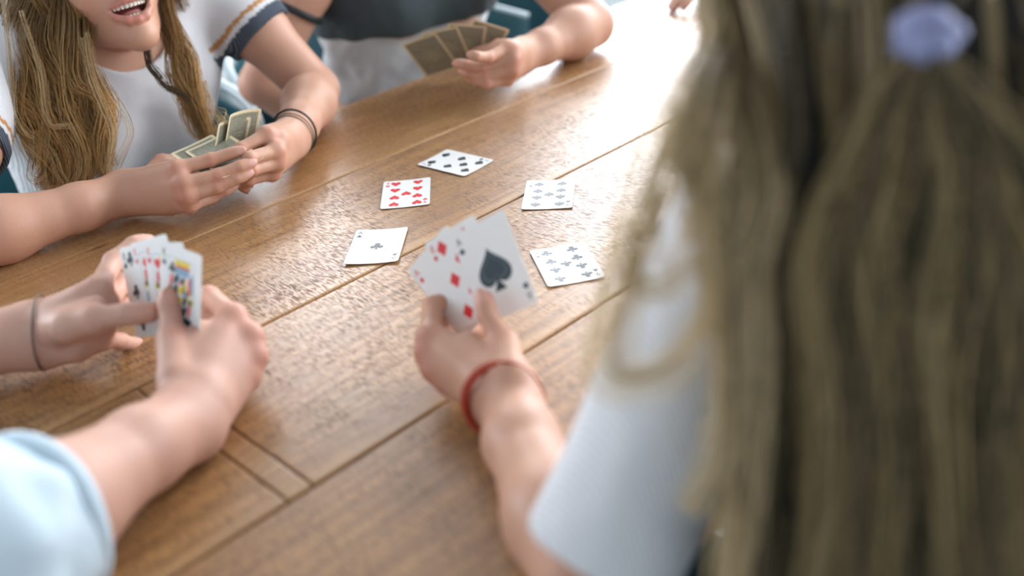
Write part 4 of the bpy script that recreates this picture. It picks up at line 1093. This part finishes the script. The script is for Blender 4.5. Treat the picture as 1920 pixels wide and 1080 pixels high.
for i in range(26):                                  # combed back from the brow into the scrunchie
    a = -1.25 + 2.5 * i / 25; x, zt = math.sin(a), math.cos(a)
    P = [H4.P(.070 * x, .072, .045 + .050 * zt), H4.P(.086 * x, .030, .050 + .086 * zt), H4.P(.090 * x, -.035, .050 + .090 * zt), H4.P(.074 * x, -.098, .040 + .060 * zt), H4.P(.020 * x, -.128, .012 + .018 * zt)]
    locks.append(lock(P, 44, (.009, .012, .012, .010, .005), .0006, (GD, GM), m=12, wave=.0015, root_dark=.9))
hair_object('hair', p4, locks)
M_SCR = plain('lilac_satin', (.30, .31, .50), .55, .4, var=.15, scale=60)
th = np.linspace(0, 2 * np.pi, 72, endpoint=False); R_, U_ = CAM_R, CAM_U
SC = pix(1738, 64, .497)
ring = [SC + R_ * (.0105 * math.cos(t)) + U_ * (.0065 * math.sin(t)) - CAM_F * .004 * math.sin(5 * t) for t in th]
o = tube('scrunchie', ring, .0060 + .0022 * np.sin(th * 11), M_SCR, p4, 10, True); o['label'] = 'lilac satin scrunchie'
M_REDC = plain('red_cord', (.42, .055, .03), .65, .3, var=.2, scale=300)
ax = unit(p4L['W'] - p4L['E'])
for k, (off, ex) in enumerate(((-.006, 0), (-.014, .003), (-.021, .006))):
    bracelet('red_cord_bracelet', p4, p4L['W'] + ax * off + p4L['lat'] * (.003 + ex), ax, .0300 + ex, .0285 + ex * .8, p4L['lat'], .0012 if k else .0017, M_REDC, .005 + .002 * k, wob=.0006)
settle(p4)

# --- person at the far end ---------------------------------------------------------
p5 = person((2.52, .90, 0), 'player at the far end of the table, mostly hidden behind the long-haired woman')
SL, SR = p5L['S'], p5R['S']; hip = A(2.52, .90, .56); mid = (SL + SR) / 2; fw = A(-1., 0, 0)
H5 = Head(mid + A(-.03, 0, .25), unit(A(-.9, 0, -.3)), A(-.1, 0, 1)); nb = mid + A(0, 0, .02)
trunk = torso_prims(SL, SR, hip, fw, False); g = Grid(trunk, .008); g.add(trunk, .045); tv, tq = g.mesh()
join_meshes('body', [arm_mesh(p5L, .0036), arm_mesh(p5R, .0032), head_mesh(H5, nb, False, .0036), (tv, tq, tint(tv, SKIN, []))], M_SKIN, p5)
face_parts(H5, p5)
shirt('pink_shirt', p5, torso_prims(SL, SR, hip, fw, False, .012, 1.1), [(SL, p5L['E'], .5, .066, .064, .05), (SR, p5R['E'], .5, .066, .064, .05)], (nb + fw * .03, H5.P(0, -.02, -.06)), mc, flatcol((.72, .58, .60)), .006, A(0, 0, .52), .008)
legs('trousers', p5, hip, fw, M_DENIM, (.05, .06, .09), reach=.36)
join_meshes('hair', [scalp(H5, (.08, .05, .03))] + crown(H5, short_ends(), ((.04, .025, .015), (.13, .08, .04))), M_HAIR, p5)
settle(p5)

# ------------------------------------------------------------------ chairs
M_SHELL = plain('teal_moulded_shell', (.020, .085, .105), .30, .5)
M_RIM = plain('rim_painted_highlight', (.50, .60, .64), .30, .5)  # pale colour paints in the light caught by the shell's top edge
def chair(x, y, face, label, group='tub chairs around the table'):
    root = empty('tub_chair', (x, y, 0), label, 'chair', group); root.rotation_euler = (0, 0, face)   # opens towards +x before turning
    n, m = 30, 8; V, Q, rim = [], [], []
    for i in range(n):
        a = math.pi - math.radians(118) + 2 * math.radians(118) * i / (n - 1); k = abs(i / (n - 1) * 2 - 1)
        zt = .765 - .10 * k ** 2.2; R0 = .215; R1 = .265
        for j in range(m):
            f = j / (m - 1); r = R0 + (R1 - R0) * f ** .7; V.append((r * math.cos(a), r * math.sin(a), .43 + (zt - .43) * f))
        rim.append((R1 * math.cos(a) * .99, R1 * math.sin(a) * .99, zt))
    for i in range(n - 1):
        for j in range(m - 1): q = i * m + j; Q.append((q, q + m, q + m + 1, q + 1))
    sh = np_mesh('back_shell', np.array(V), np.array(Q), M_SHELL, root); md = sh.modifiers.new('thick', 'SOLIDIFY'); md.thickness = .012; md.offset = 0
    tube('rim', rim, .0085, M_RIM, root, 8)
    V, Q = sphere_vq((0.01, 0, .435), (.215, .215, .03), 28, 10); np_mesh('seat', V, Q, M_SHELL, root)
    for sx, sy in ((1, 1), (1, -1), (-1, 1), (-1, -1)):
        tube('leg', [(.13 * sx, .13 * sy, .42), (.20 * sx, .20 * sy, .006)], [.013, .010], M_STEEL, root, 10)
    return root
chair(.63, 1.66, -math.pi / 2 - .3, 'teal tub chair under the laughing woman in the ribbed white top')
chair(1.20, 1.68, -math.pi / 2 - .15, 'teal tub chair under the player in the charcoal top')
chair(-.38, 1.0, 0, 'teal tub chair under the player in the pale blue shirt')
chair(.655, .07, math.atan2(.78, .62), 'teal tub chair under the long-haired woman seen from behind')
chair(2.58, .90, math.pi, 'teal tub chair at the far end of the table')
chair(1.86, 1.92, -math.pi / 2 + .5, 'empty teal tub chair standing behind the player in the charcoal top')
